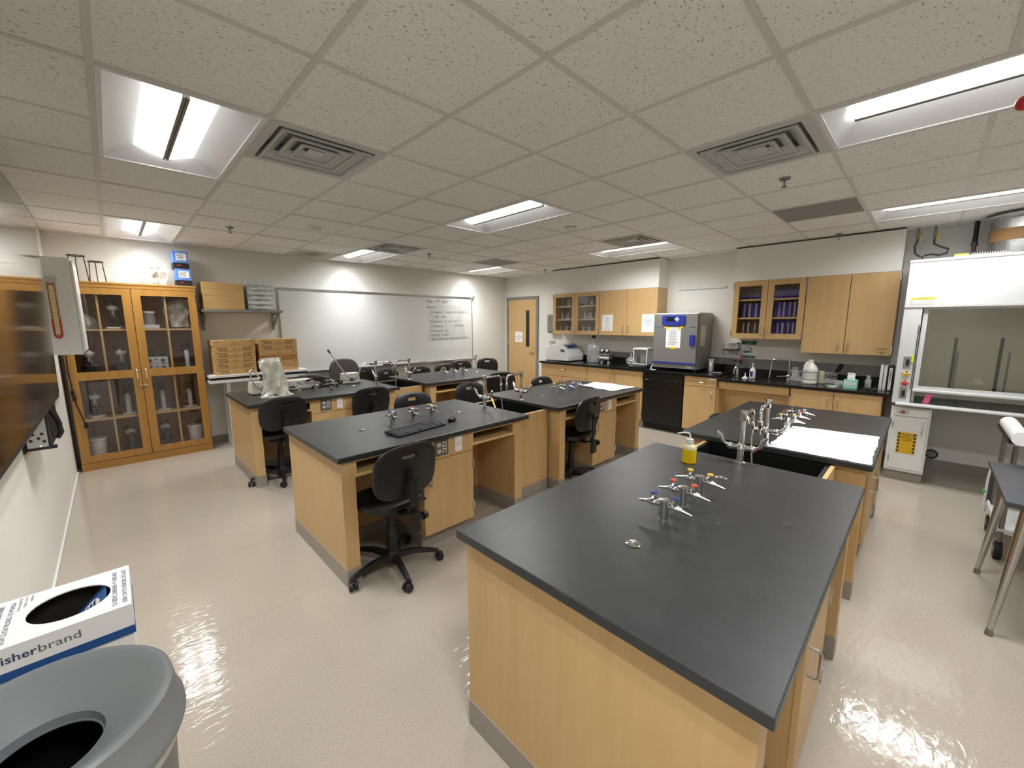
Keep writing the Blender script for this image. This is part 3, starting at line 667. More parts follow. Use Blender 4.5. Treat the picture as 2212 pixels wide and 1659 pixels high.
for k, (x, y, a, lb) in enumerate(CH):
    o = ch0 if k == 0 else copy_tree(ch0); o.location = (x, y, 0); o.rotation_euler.z = D(a); o['label'] = lb
chlow.location = (4.08, 1.14, 0); chlow.rotation_euler.z = D(180); chlow['label'] = 'black chair with only its rounded top showing behind the bench with the flat paper'
chf.location = (2.50, 6.03, 0); chf.rotation_euler.z = D(180); chf['label'] = 'grey fabric chair behind the bench in front of the whiteboard'
chf.name = 'fabric_chair'; chf['group'] = 'fabric chairs'
del chf['group']
# ---------------------------------------------------------------- soft / crumpled shapes
def blob(secs, n=20, seed=1, amp=.01):
    """stack of (cx, cy, z, rx, ry) sections with a crumpled outline"""
    rn = random.Random(seed); ph = [rn.uniform(0, 6.28) for _ in range(8)]; V = []; Fc = []
    for k, (cx, cy, z, rx, ry) in enumerate(secs):
        for i in range(n):
            a = 2*math.pi*i/n
            d = 1+amp/max(rx, .03)*(math.sin(3*a+ph[0]+k*1.3)+.8*math.sin(5*a+ph[1]-k*2.1)+rn.uniform(-.9, .9))
            V.append((cx+rx*d*math.cos(a), cy+ry*d*math.sin(a), z+rn.uniform(-amp, amp)*.6 if 0 < k else z))
    for k in range(len(secs)-1): Fc += [(k*n+i, k*n+(i+1) % n, (k+1)*n+(i+1) % n, (k+1)*n+i) for i in range(n)]
    Fc.append(tuple(range((len(secs)-1)*n, len(secs)*n)))
    return M().add(V, Fc)
# ---------------------------------------------------------------- wall display, computer, wall cupboard
t = thing('wall_display', 'large black glossy flat display mounted on the wall', 'display', (-.30, 2.95, 1.13))
ya, yb = 1.80, 4.08; za, zb = 1.13, 2.29; xa, xb = -.292, -.270
def slab(d0, d1, y0, y1, z0, z1):
    f = lambda z: xa+(xb-xa)*(z-za)/(zb-za)
    return M().hexa([(f(z0)-d1, y0, z0), (f(z0)-d0, y0, z0), (f(z0)-d0, y1, z0), (f(z0)-d1, y1, z0)], [(f(z1)-d1, y0, z1), (f(z1)-d0, y0, z1), (f(z1)-d0, y1, z1), (f(z1)-d1, y1, z1)])
slab(.004, .05, ya, yb, za, zb).build('bezel', m_blk, t, world=True)
m_screen = mat('screen_glass', rgb(14, 13, 17), .09)
slab(0, .003, ya+.016, yb-.016, za+.03, zb-.016).build('screen', m_screen, t, world=True)
M().box(X0, -.335, 2.6, 3.3, 1.45, 1.95).build('wall_mount', m_dgrey, t, world=True)
t = thing('computer', 'small black desktop computer fixed to the wall under the display', 'computer', (-.36, 3.5, .90))
M().box(-.415, -.315, 3.50, 4.02, .90, 1.115).build('case', m_blk, t, bev=.006, world=True)
M().box(-.405, -.325, 3.494, 3.501, .915, 1.10).build('rear_plate', m_steel, t, world=True)
for k in range(7): M().box(-.40, -.36, 3.491, 3.496, 1.02+k*.011, 1.025+k*.011).build('vent_slot', m_blk, t, world=True)
for k, (a, b) in enumerate(((-.40, .985), (-.385, .985), (-.365, .96), (-.35, .985), (-.395, .95), (-.345, .94))): M().box(a, a+.012, 3.490, 3.496, b, b+.014).build('port', m_blk, t, world=True)
M().ell((-.355, 3.492, .922), .004, .003, .004, 8, 5).build('status_light', mat('green_led', (.1, .9, .2, 1), .4, emis=3), t, world=True)
M().tube([(-.31, 3.56, 1.13), (-.285, 3.60, 1.05), (-.28, 3.66, .96), (-.30, 3.72, .92)], .012, 8).tube([(-.31, 3.7, 1.12), (-.29, 3.75, 1.0), (-.30, 3.85, .94)], .012, 8).build('cable_bundle', m_rub, t, True, world=True)
M().box(X0, -.30, 3.56, 3.60, .885, .90).box(X0, -.30, 3.92, 3.96, .885, .90).box(X0, X0+.01, 3.5, 4.0, .885, 1.12).build('bracket', m_blk, t, world=True)
t = thing('wall_cupboard', 'plain white cupboard on the wall between the display and the display case', 'cupboard', (-.30, 5.6, 1.345))
M().box(X0, -.195, 5.30, 5.96, 1.345, 2.185).build('body', m_white, t, world=True, bev=.003)
for a, b in ((5.302, 5.628), (5.632, 5.958)): M().box(-.194, -.178, a, b, 1.37, 2.16).build('door', m_white, t, world=True, bev=.002)
t = thing('thermometer', 'long wall thermometer with a red U-shaped rim on the white cupboard', 'thermometer', (-.30, 5.29, 1.5))
pl = rrect(.05, .50, .024, 6, -.325, 1.74)
M().prism(pl, 5.290, 5.2995, XZ).build('back_plate', mat('orange_wood', rgb(178, 118, 72), .5), t, world=True)
M().prism(rrect(.028, .42, .012, 5, -.325, 1.735), 5.287, 5.2905, XZ).build('scale', mat('scale_cream', rgb(222, 206, 160), .5), t, world=True)
M().tube([(-.347, 5.288, 1.66), (-.347, 5.288, 1.52), (-.340, 5.288, 1.502), (-.325, 5.288, 1.495), (-.310, 5.288, 1.502), (-.303, 5.288, 1.52), (-.303, 5.288, 1.66)], .0055, 8).build('red_rim', m_red, t, True, world=True)
M().prism(rrect(.066, .05, .012, 4, -.325, 1.99), 5.284, 5.2995, XZ).build('top_clip', m_steel, t, world=True)
for k in range(12): M().box(-.336, -.316, 5.2862, 5.2872, 1.56+k*.03, 1.562+k*.03).build('tick', m_ink, t, world=True)
# ---------------------------------------------------------------- glazed display case
CY, CYB = 6.36, 6.69; CX0, CX1, CZ = -.385, .795, 2.07
t = case = thing('display_case', 'tall orange oak display case with four glazed panels full of microscopes', 'display case', (.205, 6.52, 0))
def cb(name, x0, x1, y0, y1, z0, z1, mt, par=None, bev=0): return M().box(x0, x1, y0, y1, z0, z1).build(name, mt, par or case, world=True, bev=bev)
cb('side_panel', CX0, CX0+.022, CY+.022, CYB, 0, CZ-.02, m_oak); cb('side_panel', CX1-.022, CX1, CY+.022, CYB, 0, CZ-.02, m_oak)
cb('top', CX0-.008, CX1+.008, CY-.004, CYB, CZ-.022, CZ, m_oak_h, bev=.003); cb('plinth', CX0, CX1, CY+.004, CYB, 0, .085, m_oak_h)
cb('back', CX0+.02, CX1-.02, CYB-.01, CYB-.002, .08, CZ-.02, m_brown); cb('bottom', CX0+.02, CX1-.02, CY+.03, CYB-.01, .085, .105, m_brown)
cb('divider', .195, .215, CY+.03, CYB-.01, .105, CZ-.022, m_brown)
for x in (-.075, .495): cb('divider', x-.009, x+.009, CY+.032, CYB-.01, .105, CZ-.022, m_maple)
for z in (.555, 1.04, 1.55): cb('shelf', CX0+.022, CX1-.022, CY+.033, CYB-.01, z-.01, z+.01, m_maple_d)
cb('top_rail', CX0, CX1, CY+.002, CY+.026, 2.01, CZ-.022, m_oak_h)
for (x0, x1, hx) in ((CX0+.006, .202, .165), (.208, CX1-.006, .245)):
    st = .075
    fr = M().box(x0, x0+st, CY, CY+.022, .09, 2.005).box(x1-st, x1, CY, CY+.022, .09, 2.005).box(x0+st, x1-st, CY, CY+.022, .09, .165).box(x0+st, x1-st, CY, CY+.022, 1.005, 1.095).box(x0+st, x1-st, CY, CY+.022, 1.935, 2.005).build('door', m_oak, case, world=True)
    for z0, z1 in ((.165, 1.005), (1.095, 1.935)): M().box(x0+st-.004, x1-st+.004, CY+.009, CY+.013, z0-.004, z1+.004).build('glass_panel', m_case_glass, fr, world=True)
    bar_handle((hx, CY, 1.04), (0, 0, 1), .11, (0, -1, 0), m_chrome, .006).xf(lambda a, b, c: (a, b, c)).build('handle', m_chrome, fr, True, world=True)
    for z in (.17, 1.06, 1.88): M().box((x0-.004) if x0 < 0 else x1-.008, (x0+.008) if x0 < 0 else x1+.004, CY-.006, CY+.004, z, z+.07).build('hinge', m_dsteel, fr, world=True)
M().box(.165, .245, CY-.014, CY-.002, .905, .915).build('hasp', m_chrome, case, world=True)
# microscopes inside
def make_scope(head, body, base):
    t = thing('microscope', 'x', 'microscope', (0, 0, 0), 0, 'microscopes inside the display case')
    M().prism(rrect(.13, .17, .03, 4), 0, .022, XY).build('base', base, t, bev=.004)
    M().tube([(0, .06, .02), (0, .07, .10), (0, .065, .18), (0, .03, .225), (0, 0, .235)], [.026, .024, .024, .026, .028], 10).build('arm', body, t, True)
    M().box(-.055, .055, -.06, .05, .105, .118).build('stage', m_blk, t, bev=.002)
    M().cyl((0, -.01, .165), (0, -.01, .205), .022, .028).cyl((.012, -.02, .125), (.006, -.015, .17), .008, .01).cyl((-.014, -.018, .14), (-.006, -.012, .17), .007, .009).build('nosepiece', m_steel, t, True)
    M().ell((0, -.012, .24), .052, .06, .040, 14, 8).build('head', head, t, True)
    for s in (-1, 1):
        M().cyl((s*.026, -.04, .262), (s*.03, -.085, .31), .013, .012).build('eyepiece', m_blk, t, True)
        M().cyl((s*.024, .06, .07), (s*.055, .06, .07), .02).build('focus_knob', m_blk, t, True)
    return t
sA = make_scope(m_white, m_dgrey, m_cream); sB = make_scope(m_blk, m_lgrey, m_lgrey)
cc = [-.225, .06, .355, .635]; rz_ = [.106, .566, 1.051, 1.561]
pos = [('A', 1, 3, 'on the top shelf, second from the wall'), ('A', 0, 2, 'behind the upper glass, half hidden by the white cupboard'), ('A', 1, 2, 'behind the upper glass, beside the grey lamp control box'),
       ('B', 3, 2, 'under a wrap beside the grey lamp control box'), ('A', 0, 1, 'on the third shelf, by the hanging cord'), ('B', 1, 1, 'on the third shelf, left of the door handles'), ('B', 2, 1, 'on the third shelf, right of the door latch'),
       ('B', 3, 1, 'on the third shelf, at the hinged edge'), ('A', 1, 0, 'on the bottom shelf, left of the middle stiles'), ('A', 2, 0, 'on the bottom shelf, right of the middle stiles')]
fa = fb = True
for k, c, r, lb in pos:
    if k == 'A': o = sA if fa else copy_tree(sA); fa = False
    else: o = sB if fb else copy_tree(sB); fb = False
    o.location = (cc[c]+random.uniform(-.02, .02), 6.55, rz_[r]); o.rotation_euler.z = random.choice((0, .3, -.3, math.pi)) if k == 'A' else math.pi
    o['label'] = ('cream-headed' if k == 'A' else 'grey-armed')+' microscope in the case '+lb
def boxy(name, label, cat, x0, x1, y0, y1, z0, z1, mt, bev=.003, group=None, lid=None):
    t = thing(name, label, cat, ((x0+x1)/2, (y0+y1)/2, z0), 0, group)
    M().box(x0, x1, y0, y1, z0, z1).build('body', mt, t, world=True, bev=bev)
    return t
# other things in the case
t = thing('plastic_pail', 'white plastic pail on the bottom shelf of the case, by the hanging cord', 'pail', (-.24, 6.53, .106), 0, 'white pails in the case')
M().lathe([(.065, 0), (.078, .20), (.085, .205), (.085, .225), (.004, .228)], n=22).build('body', m_whitep, t, True)
M().tube([(.08*math.cos(a), .08*math.sin(a), .19-.10*math.sin(a/1)*(1 if math.sin(a) > 0 else 0)) for a in [math.pi+i*math.pi/8 for i in range(9)]], .003, 6).build('bail', m_steel, t)
dup(t, (.65, 6.53, .106), math.pi*.9, 'white plastic pail on the bottom shelf of the case, below the wall shelf side', 'white pails in the case')
t = thing('lamp_controller', 'grey lamp control box with dials and a coiled cable, in the display case', 'control box', (.355, 6.54, 1.051))
for k in (0, 1):
    M().box(-.11, .11, -.07, .10, .002+k*.085, .084+k*.085).build('housing', m_lgrey, t, bev=.004)
    for x in (-.06, .06): M().cyl((x, -.07, .044+k*.085), (x, -.09, .044+k*.085), .02, .017).build('dial', m_blk, t, True)
    M().box(-.012, .012, -.074, -.068, .05+k*.085, .062+k*.085).build('switch', m_blk, t)
M().tube([(.10*math.cos(a), .02+.06*math.sin(a), .18+.012*math.sin(2*a)+.004*a) for a in [i*.5 for i in range(26)]], .007, 8).build('cable', m_rub, t, True)
t = thing('pipette_box', 'pale pipette box with glass jars behind the upper glass', 'box', (.345, 6.53, 1.561))
M().box(-.08, .08, -.06, .07, 0, .045).build('tray', m_lgrey, t, bev=.003); M().lathe([(.05, 0), (.055, .11), (.04, .13)], (0, 0, .046), 18).build('jar', m_gware, t, True)
M().cyl((0, 0, .178), (0, 0, .205), .058).build('lid', m_whitep, t, True)
o = blob([(.62, 6.53, 1.575, .09, .07), (.60, 6.52, 1.65, .07, .06), (.62, 6.52, 1.74, .10, .07), (.60, 6.51, 1.82, .12, .07), (.64, 6.52, 1.88, .09, .06), (.68, 6.52, 1.91, .03, .03)], 18, 3, .02).build('plastic_bag', m_bag); tag(o, 'crumpled clear plastic bag behind the top pane beside the wall shelf', 'bag', 'clear bags')
o = blob([(-.20, 6.53, 1.562, .10, .07), (-.20, 6.52, 1.62, .12, .07), (-.22, 6.52, 1.68, .09, .06), (-.25, 6.52, 1.73, .04, .03)], 18, 5, .018).build('plastic_bag', m_bag); tag(o, 'crumpled yellowish plastic bag in the case next to the white cupboard', 'bag', 'clear bags')
# hanging power cord on the case edge
t = thing('hanging_lead', 'black power cord hanging down the case edge below the white cupboard', 'cord', (-.37, 6.35, .55))
M().tube([(-.372, 6.35, 1.36), (-.366, 6.345, 1.25), (-.37, 6.345, 1.12), (-.36, 6.345, .95), (-.358, 6.342, .84), (-.345, 6.342, .74), (-.32, 6.342, .62), (-.305, 6.342, .52)], .006, 8).build('cable', m_rub, t, True, world=True)
M().box(-.375, -.345, 6.325, 6.352, .86, .91).box(-.37, -.34, 6.328, 6.352, .80, .85).build('plug', m_rub, t, world=True, bev=.004)
M().cyl((-.305, 6.342, .53), (-.298, 6.342, .49), .014, .017).build('connector', m_rub, t, True, world=True)
# things standing on the case
def ringstand(x, y, w0, h, label):
    t = thing('tripod_stand', label, 'tripod', (x, y, CZ), 0, 'iron ring tripods on the case')
    M().tube([(w0*.8*math.cos(a), w0*.8*math.sin(a), h) for a in [i*2*math.pi/20 for i in range(20)]], .006, 8, True).build('ring', m_dsteel2, t, True)
    for k in range(3):
        a = k*2.094+.5; M().cyl((w0*.78*math.cos(a), w0*.78*math.sin(a), h), (w0*math.cos(a), w0*math.sin(a), .001), .0045, n=8).build('leg', m_dsteel2, t, True)
m_dsteel2 = mat('iron', rgb(70, 60, 56), .5, .4)
ringstand(-.185, 6.52, .085, .275, 'taller iron ring tripod on the case, next to the white cupboard')
ringstand(-.04, 6.52, .075, .225, 'shorter iron ring tripod standing on the case over a small block')
boxy('small_block', 'small white block between the legs of the shorter tripod', 'block', -.075, -.005, 6.49, 6.55, CZ, CZ+.035, m_whitep)
t = thing('tube_rack', 'white wire-framed plastic rack on top of the case', 'rack', (.17, 6.52, CZ))
M().frame(rect(-.10, .10, -.06, .06), rect(-.085, .085, -.045, .045), 0, .045, XY).box(-.09, .09, -.05, .05, 0, .006).build('tray', m_clearp, t)
for y in (-.045, .045): M().tube([(-.075, y, .04), (-.055, y, .165), (-.045, y, .175), (.06, y, .17), (.068, y, .16), (.08, y, .04)], .006, 8).build('hoop', m_whitep, t, True)
M().box(-.05, .05, -.05, .05, .135, .139).build('top_plate', m_clearp, t)
t = thing('bagged_microscope', 'dark microscope wrapped in a clear bag on top of the case', 'microscope', (.45, 6.52, CZ))
M().prism(rrect(.13, .12, .03, 4), 0, .02, XY).build('base', m_blk, t); M().tube([(0, .03, .02), (.0, .03, .12), (0, .0, .2)], .022, 10).build('arm', m_blk, t, True)
M().ell((0, -.01, .22), .05, .05, .045, 12, 8).build('head', m_dgrey, t, True)
blob([(0, 0, .006, .13, .09), (-.02, 0, .08, .15, .09), (0, 0, .16, .13, .09), (.01, 0, .24, .10, .08), (0, 0, .29, .06, .05), (0, 0, .31, .02, .02)], 20, 8, .018).build('bag', m_bag, t)
t0 = thing('carton', 'blue and black carton on top of the case, lower of two', 'carton', (.705, 6.51, CZ), 0, 'blue and black cartons')
M().box(-.075, .075, -.09, .09, .07, .205).build('blue_half', m_boxblue, t0); M().box(-.0755, .0755, -.0905, .0905, 0, .0705).build('black_half', m_blk, t0)
M().box(-.045, .055, -.0922, -.0900, .10, .18).build('label_sticker', m_paper, t0)
for k in range(4): M().box(-.038, .02+.01*(k % 2), -.0930, -.0920, .115+k*.016, .12+k*.016).build('print_line', m_ink, t0)
M().box(-.04, -.005, -.0920, -.0903, .035, .045).build('red_mark', m_red, t0)
dup(t0, (.693, 6.512, CZ+.2055), .03, 'blue and black carton on top of the case, upper of two', 'blue and black cartons')
# ---------------------------------------------------------------- shelf on brackets
t = thing('wall_shelf', 'grey wall shelf on two steel brackets beside the display case', 'shelf', (1.3, 6.55, 1.55))
M().box(.84, 1.765, 6.41, Y1, 1.765, 1.80).build('board', m_grey, t, world=True, bev=.003)
for x in (.875, 1.70):
    M().prism([(6.43, 1.765), (6.44, 1.74), (6.60, 1.60), (6.655, 1.55), (6.66, 1.53), (6.695, 1.53), (6.695, 1.765)], x-.012, x+.012, YZ) if False else None
    b = M().box(x-.014, x+.014, 6.42, 6.695, 1.74, 1.765).box(x-.014, x+.014, 6.665, 6.699, 1.53, 1.765)
    b.hexa([(x-.014, 6.66, 1.58), (x+.014, 6.66, 1.58), (x+.014, 6.66, 1.62), (x-.014, 6.66, 1.62)], [(x-.014, 6.44, 1.735), (x+.014, 6.44, 1.735), (x+.014, 6.455, 1.75), (x-.014, 6.455, 1.75)])
    b.build('bracket', m_grey, t, world=True)
for k in range(4):
    t = thing('wooden_box', 'plain pale wooden box on the wall shelf, number %s up its stack' % ('one', 'two', 'three', 'four')[k], 'box', (1.09, 6.55, 1.80+k*.084), 0, 'plain wooden boxes on the wall shelf')
    M().box(-.222, .222, -.135, .135, .0005, .0835).build('body', m_boxwood, t, bev=.002)
    M().box(-.2235, -.2215, -.02, .02, .03, .05).build('latch', m_dsteel, t)
t = thing('drawer_tower', 'stack of clear plastic slide drawers on the wall shelf', 'drawers', (1.52, 6.55, 1.80))
for k in range(6):
    d_ = M().box(-.165, .165, -.13, .13, .004+k*.064, .062+k*.064).build('drawer', m_clearp, t, bev=.004)
    M().box(-.10, .10, -.142, -.13, .020+k*.064, .034+k*.064).build('handle', m_whitep, d_, bev=.003)
# ---------------------------------------------------------------- white ledge table and wooden box stacks
t = thing('ledge_table', 'narrow white double-board table along the wall under the shelf', 'table', (1.39, 6.46, 0))
M().box(.815, 1.985, 6.23, 6.60, .935, .965).build('upper_board', m_white, t, world=True, bev=.003); M().box(.83, 1.97, 6.245, 6.60, .905, .935).build('gap_shade', m_blk, t, world=True)  # black filler paints the shade of the open gap between the boards
M().box(.815, 1.945, 6.23, 6.60, .865, .903).build('lower_board', m_white, t, world=True, bev=.003)
M().box(1.02, 1.93, 6.50, 6.53, .10, .865).build('modesty_panel', m_lgrey, t, world=True)
for x in (1.0, 1.92): M().box(x, x+.035, 6.29, 6.325, 0, .865).build('leg', m_white, t, world=True); M().box(x, x+.035, 6.55, 6.585, 0, .865).build('leg', m_white, t, world=True)
num = ['first', 'second', 'third', 'fourth', 'fifth', 'sixth']
m_burn = mat('burnt_mark', rgb(74, 52, 34), .7)
for s, (x0, x1) in enumerate(((.895, 1.352), (1.395, 1.868))):
    for k in range(6):
        w_ = x1-x0; h_ = .073
        t = thing('slide_box', '%s wooden slide box up the stack %s' % (num[k], ('beside the display case', 'beside the whiteboard')[s]), 'box', ((x0+x1)/2+random.uniform(-.004, .004), 6.44, .965+k*.0735), 0, 'wooden slide boxes on the white ledge')
        lid = (s == 0 and k == 5) or (s == 1 and k < 4)
        M().box(-w_/2, w_/2, -.165, .165, .0005, h_).build('body', m_boxwood2 if (s == 1 and k == 2) else m_boxwood, t, bev=.0015)
        if not lid:
            for sx in (-1, 1):
                cx = sx*.13
                M().frame(rect(cx-.038, cx+.038, .016, .05), rect(cx-.034, cx+.034, .020, .046), -.1672, -.165, XZ).build('label_frame', m_burn, t)
        M().box(-.03, .03, -.1665, -.165, .024, .026).build('brand_line', m_burn, t)
        M().ell((0, -.165, .042), .006, .0015, .004, 8, 5).build('brand_mark', m_burn, t)
        for sx in (-1, 1): M().tube([(sx*.178, -.166, .05), (sx*.186, -.1665, .058), (sx*.192, -.166, .046)], .003, 6).build('hook', m_burn, t)
# ---------------------------------------------------------------- whiteboard
t = wbd = thing('whiteboard', 'long wall whiteboard with handwritten notes at its right end', 'whiteboard', (3.6, 6.69, .9))
m_wb = mat('whiteboard_face', rgb(214, 215, 210), .22)
WX0, WX1, WZ0, WZ1 = 1.80, 5.39, .885, 2.11
M().box(WX0, WX1, 6.685, 6.699, WZ0, WZ1).build('panel', m_wb, t, world=True)
for a in ((WX0-.012, WX1+.012, WZ1-.002, WZ1+.03), (WX0-.012, WX1+.012, WZ0-.014, WZ0)): M().box(a[0], a[1], 6.676, 6.699, a[2], a[3]).build('frame_rail', m_steel, t, world=True)
for x in (WX0-.014, WX1): M().box(x, x+.014, 6.676, 6.699, WZ0, WZ1).build('frame_stile', m_steel, t, world=True)
M().box(WX0, WX1, 6.61, 6.685, WZ0-.022, WZ0-.010).box(WX0, WX1, 6.605, 6.611, WZ0-.024, WZ0).build('pen_tray', m_steel, t, world=True)
M().hexa([(WX1-.01, 6.66, 2.10), (WX1+.005, 6.66, 2.085), (WX1+.005, 6.675, 2.085), (WX1-.01, 6.675, 2.10)], [(WX1+.06, 6.66, 2.17), (WX1+.07, 6.66, 2.16), (WX1+.07, 6.675, 2.16), (WX1+.06, 6.675, 2.17)]).build('corner_clip', m_dsteel, t, world=True)
m_smear = mat('ink_smear', rgb(192, 193, 187), .35, var=((5, 5, 4), rgb(206, 207, 201), 4))
rn = random.Random(4); pl = []
for (a, b, c, d_, n) in ((4.33, 4.31, 1.80, 1.27, 8), (4.31, 5.22, 1.27, 1.28, 10), (5.22, 5.15, 1.28, 1.75, 8), (5.15, 5.25, 1.75, 2.0, 4), (5.25, 4.85, 2.0, 1.96, 5), (4.8, 4.5, 1.95, 1.98, 4), (4.48, 4.33, 1.9, 1.82, 3)):
    for k in range(n): f = k/n; pl.append((a+(b-a)*f+rn.uniform(-.012, .012), c+(d_-c)*f+rn.uniform(-.012, .012)))
M().prism(pl, 6.6846, 6.685, XZ).build('smear', m_smear, t, world=True)
for (x, z, s_) in ((4.29, 2.00, 'Due   19  Sept'), (4.30, 1.895, 'Report'), (4.34, 1.80, '- Compare 2 system & duration'), (4.48, 1.715, 'HIJ   data'), (4.33, 1.625, '- Compare   E. coli  ave  +'), (4.34, 1.535, '- Compare   "     "  / ambient'), (4.34, 1.445, '- Compare  Cq'), (4.34, 1.365, '- Include a table'), (4.34, 1.285, '- Describe how data were taken')):
    text('handwriting', s_, .072 if z < 1.9 else .085, (x, 6.6838, z), (.999, 0, .02), (0, 0, 1), m_inkg, t, 'LEFT', shear=.25)
def marker(x, c, label, rz=0):
    t = thing('marker', label, 'marker', (x, 6.645, WZ0-.010), 0, 'pens on the whiteboard tray')
    M().cyl((0, 0, .009), (.09, 0, .009), .008, n=10).build('barrel', m_whitep if c is not m_blk else m_blk, t, True); M().cyl((.09, 0, .009), (.13, 0, .009), .0085, n=10).build('cap', c, t, True)
marker(2.42, m_whitep, 'white marker on the tray behind the gooseneck lamp'); marker(4.10, m_blk, 'white marker with a black cap on the tray near the notes')
t = thing('board_eraser', 'dark felt eraser on the whiteboard tray', 'eraser', (3.42, 6.645, WZ0-.010)); M().box(-.06, .06, -.02, .02, .0, .022).build('felt', m_dgrey, t); M().box(-.062, .062, -.022, .022, .022, .034).build('grip', m_blk, t, bev=.003)
t = thing('steel_wall_stop', 'small round steel ball stop on the wall beside the whiteboard', 'knob', (5.475, 6.69, .93)); M().cyl((0, .01, 0), (0, -.02, 0), .012).ell((0, -.03, 0), .026, .018, .026, 14, 8).build('ball', m_steel, t, True)
# ---------------------------------------------------------------- counters and cupboards on the right wall
XF = 5.72; HL, HR = .91, .872
u_, v_ = (0, -1, 0), (0, 0, 1)
def ctop(name, label, y0, y1, h, xf):
    t = thing(name, label, 'countertop', (6.0, (y0+y1)/2, h-.034), 0, 'black wall countertops')
    M().box(xf, X1, y0, y1, h-.034, h).build('slab', m_epoxy_w, t, world=True, bev=.003)
    ctop.n = getattr(ctop, 'n', 2)+1
    struct(M().box(X1-.022, X1-.0005, y0, y1, h+.0005, h+.10).build('trim_%d' % ctop.n, m_epoxy_w))
m_epoxy_w = mat('black_epoxy_wall', rgb(20, 20, 21), .22, spec=.5)
ctop('long_countertop', 'black wall countertop carrying the centrifuge and the incubator', 1.905, 5.06, HL, 5.69)
ctop('long_countertop', 'lower black wall countertop carrying the jug and binders', .215, 1.9045, HR, 5.70)
m_band = mat('grey_wall_band', rgb(128, 128, 125), .5)
for k, (a, b, z) in enumerate(((1.95, 4.46, HL), (.215, 2.08, HR))):
    if k == 0: b_, a_ = 4.46, 2.09
    else: b_, a_ = 2.08, .215
    o = M().box(X1-.010, X1-.0005, a_, b_, z+.10, 1.105).build('trim_%d' % (k+1), m_band); struct(o)
def base_unit(label, y0, y1, ztop, kind):
    t = thing('base_cabinet', label, 'cabinet', (6.05, (y0+y1)/2, 0), 0, 'maple base cabinets along the right wall')
    g = .003
    if kind == 'apron':
        M().box(XF+.02, XF+.04, y0+g, y1-g, .735, ztop-.004).build('apron', m_maple_y, t, world=True, bev=.002)
        for a, b in ((y0, y0+.018), (y1-.018, y1)): M().box(XF+.02, X1-.03, a, b, 0, ztop).build('side_panel', m_maple, t, world=True)
        M().hexa([(6.15, y0+.02, .12), (6.17, y0+.02, .12), (6.17, y1-.02, .12), (6.15, y1-.02, .12)], [(5.86, y0+.02, .735), (5.88, y0+.02, .735), (5.88, y1-.02, .735), (5.86, y1-.02, .735)]).build('knee_panel', m_maple_y, t, world=True)
        M().box(5.80, 5.88, y0+.02, y1-.02, .715, .735).build('bottom_rail', m_maple_y, t, world=True)
        return
    M().box(XF+.02, X1-.03, y0, y1, .115, ztop).build('carcass', m_maple, t, world=True)
    M().box(XF+.07, X1-.03, y0, y1, 0, .115).build('kick_base', m_base, t, world=True)
    def front(nm, a, b, z0, z1): return M().box(XF, XF+.02, a+g, b-g, z0+g, z1-g).build(nm, m_maple if nm == 'door' else m_maple_y, t, world=True, bev=.0015)
    mid = (y0+y1)/2
    if kind == 'drawer2':
        d = front('drawer', y0, y1, .66, ztop); bar_handle((XF, mid, .79), (0, 1, 0), .10, (-1, 0, 0)).build('handle', m_steel, d, True, world=True)
        for a, b, hy in ((y0, mid, mid-.05), (mid, y1, mid+.05)):
            d = front('door', a, b, .115, .66); bar_handle((XF, hy, .55), (0, 0, 1), .10, (-1, 0, 0)).build('handle', m_steel, d, True, world=True)
    if kind == 'doors':
        for a, b, hy in ((y0, mid, mid-.045), (mid, y1, mid+.045)):
            d = front('door', a, b, .115, ztop); bar_handle((XF, hy, ztop-.115), (0, 0, 1), .10, (-1, 0, 0)).build('handle', m_steel, d, True, world=True)
            e = a if hy < mid else b-.012
            for z in (.2, ztop-.12): M().box(XF-.008, XF, e, e+.012, z, z+.06).build('hinge', m_steel, d, world=True)
    if kind == 'drawer1':
        d = front('drawer', y0, y1, .735, ztop); bar_handle((XF, mid-.02, .80), (0, 1, 0), .10, (-1, 0, 0)).build('handle', m_steel, d, True, world=True)
        M().box(XF-.002, XF, y0+.01, y0+.11, ztop-.034, ztop-.012).build('sticker', m_paper, d, world=True)
        d = front('door', y0, y1, .115, .735); bar_handle((XF, y0+.045, .62), (0, 0, 1), .10, (-1, 0, 0)).build('handle', m_steel, d, True, world=True)
m_maple_y = mat('maple_horizontal', rgb(206, 172, 122), .42, var=((22, 1.6, 22), rgb(198, 162, 110), 5), spec=.4)
base_unit('maple base cabinet with one wide drawer under the centrifuge', 4.008, 5.035, HL-.034, 'drawer2')
base_unit('maple base cabinet with two doors beside the dishwasher', 2.975, 4.004, HL-.034, 'doors')
base_unit('maple base cabinet with drawer and single door between dishwasher and sink', 1.912, 2.345, HL-.034, 'drawer1')
base_unit('maple open sink apron with knee space under the soap bottle', 1.076, 1.908, HR-.034, 'apron')
base_unit('maple base cabinet with two doors under the jug and tissue box', .258, 1.072, HR-.034, 'doors')
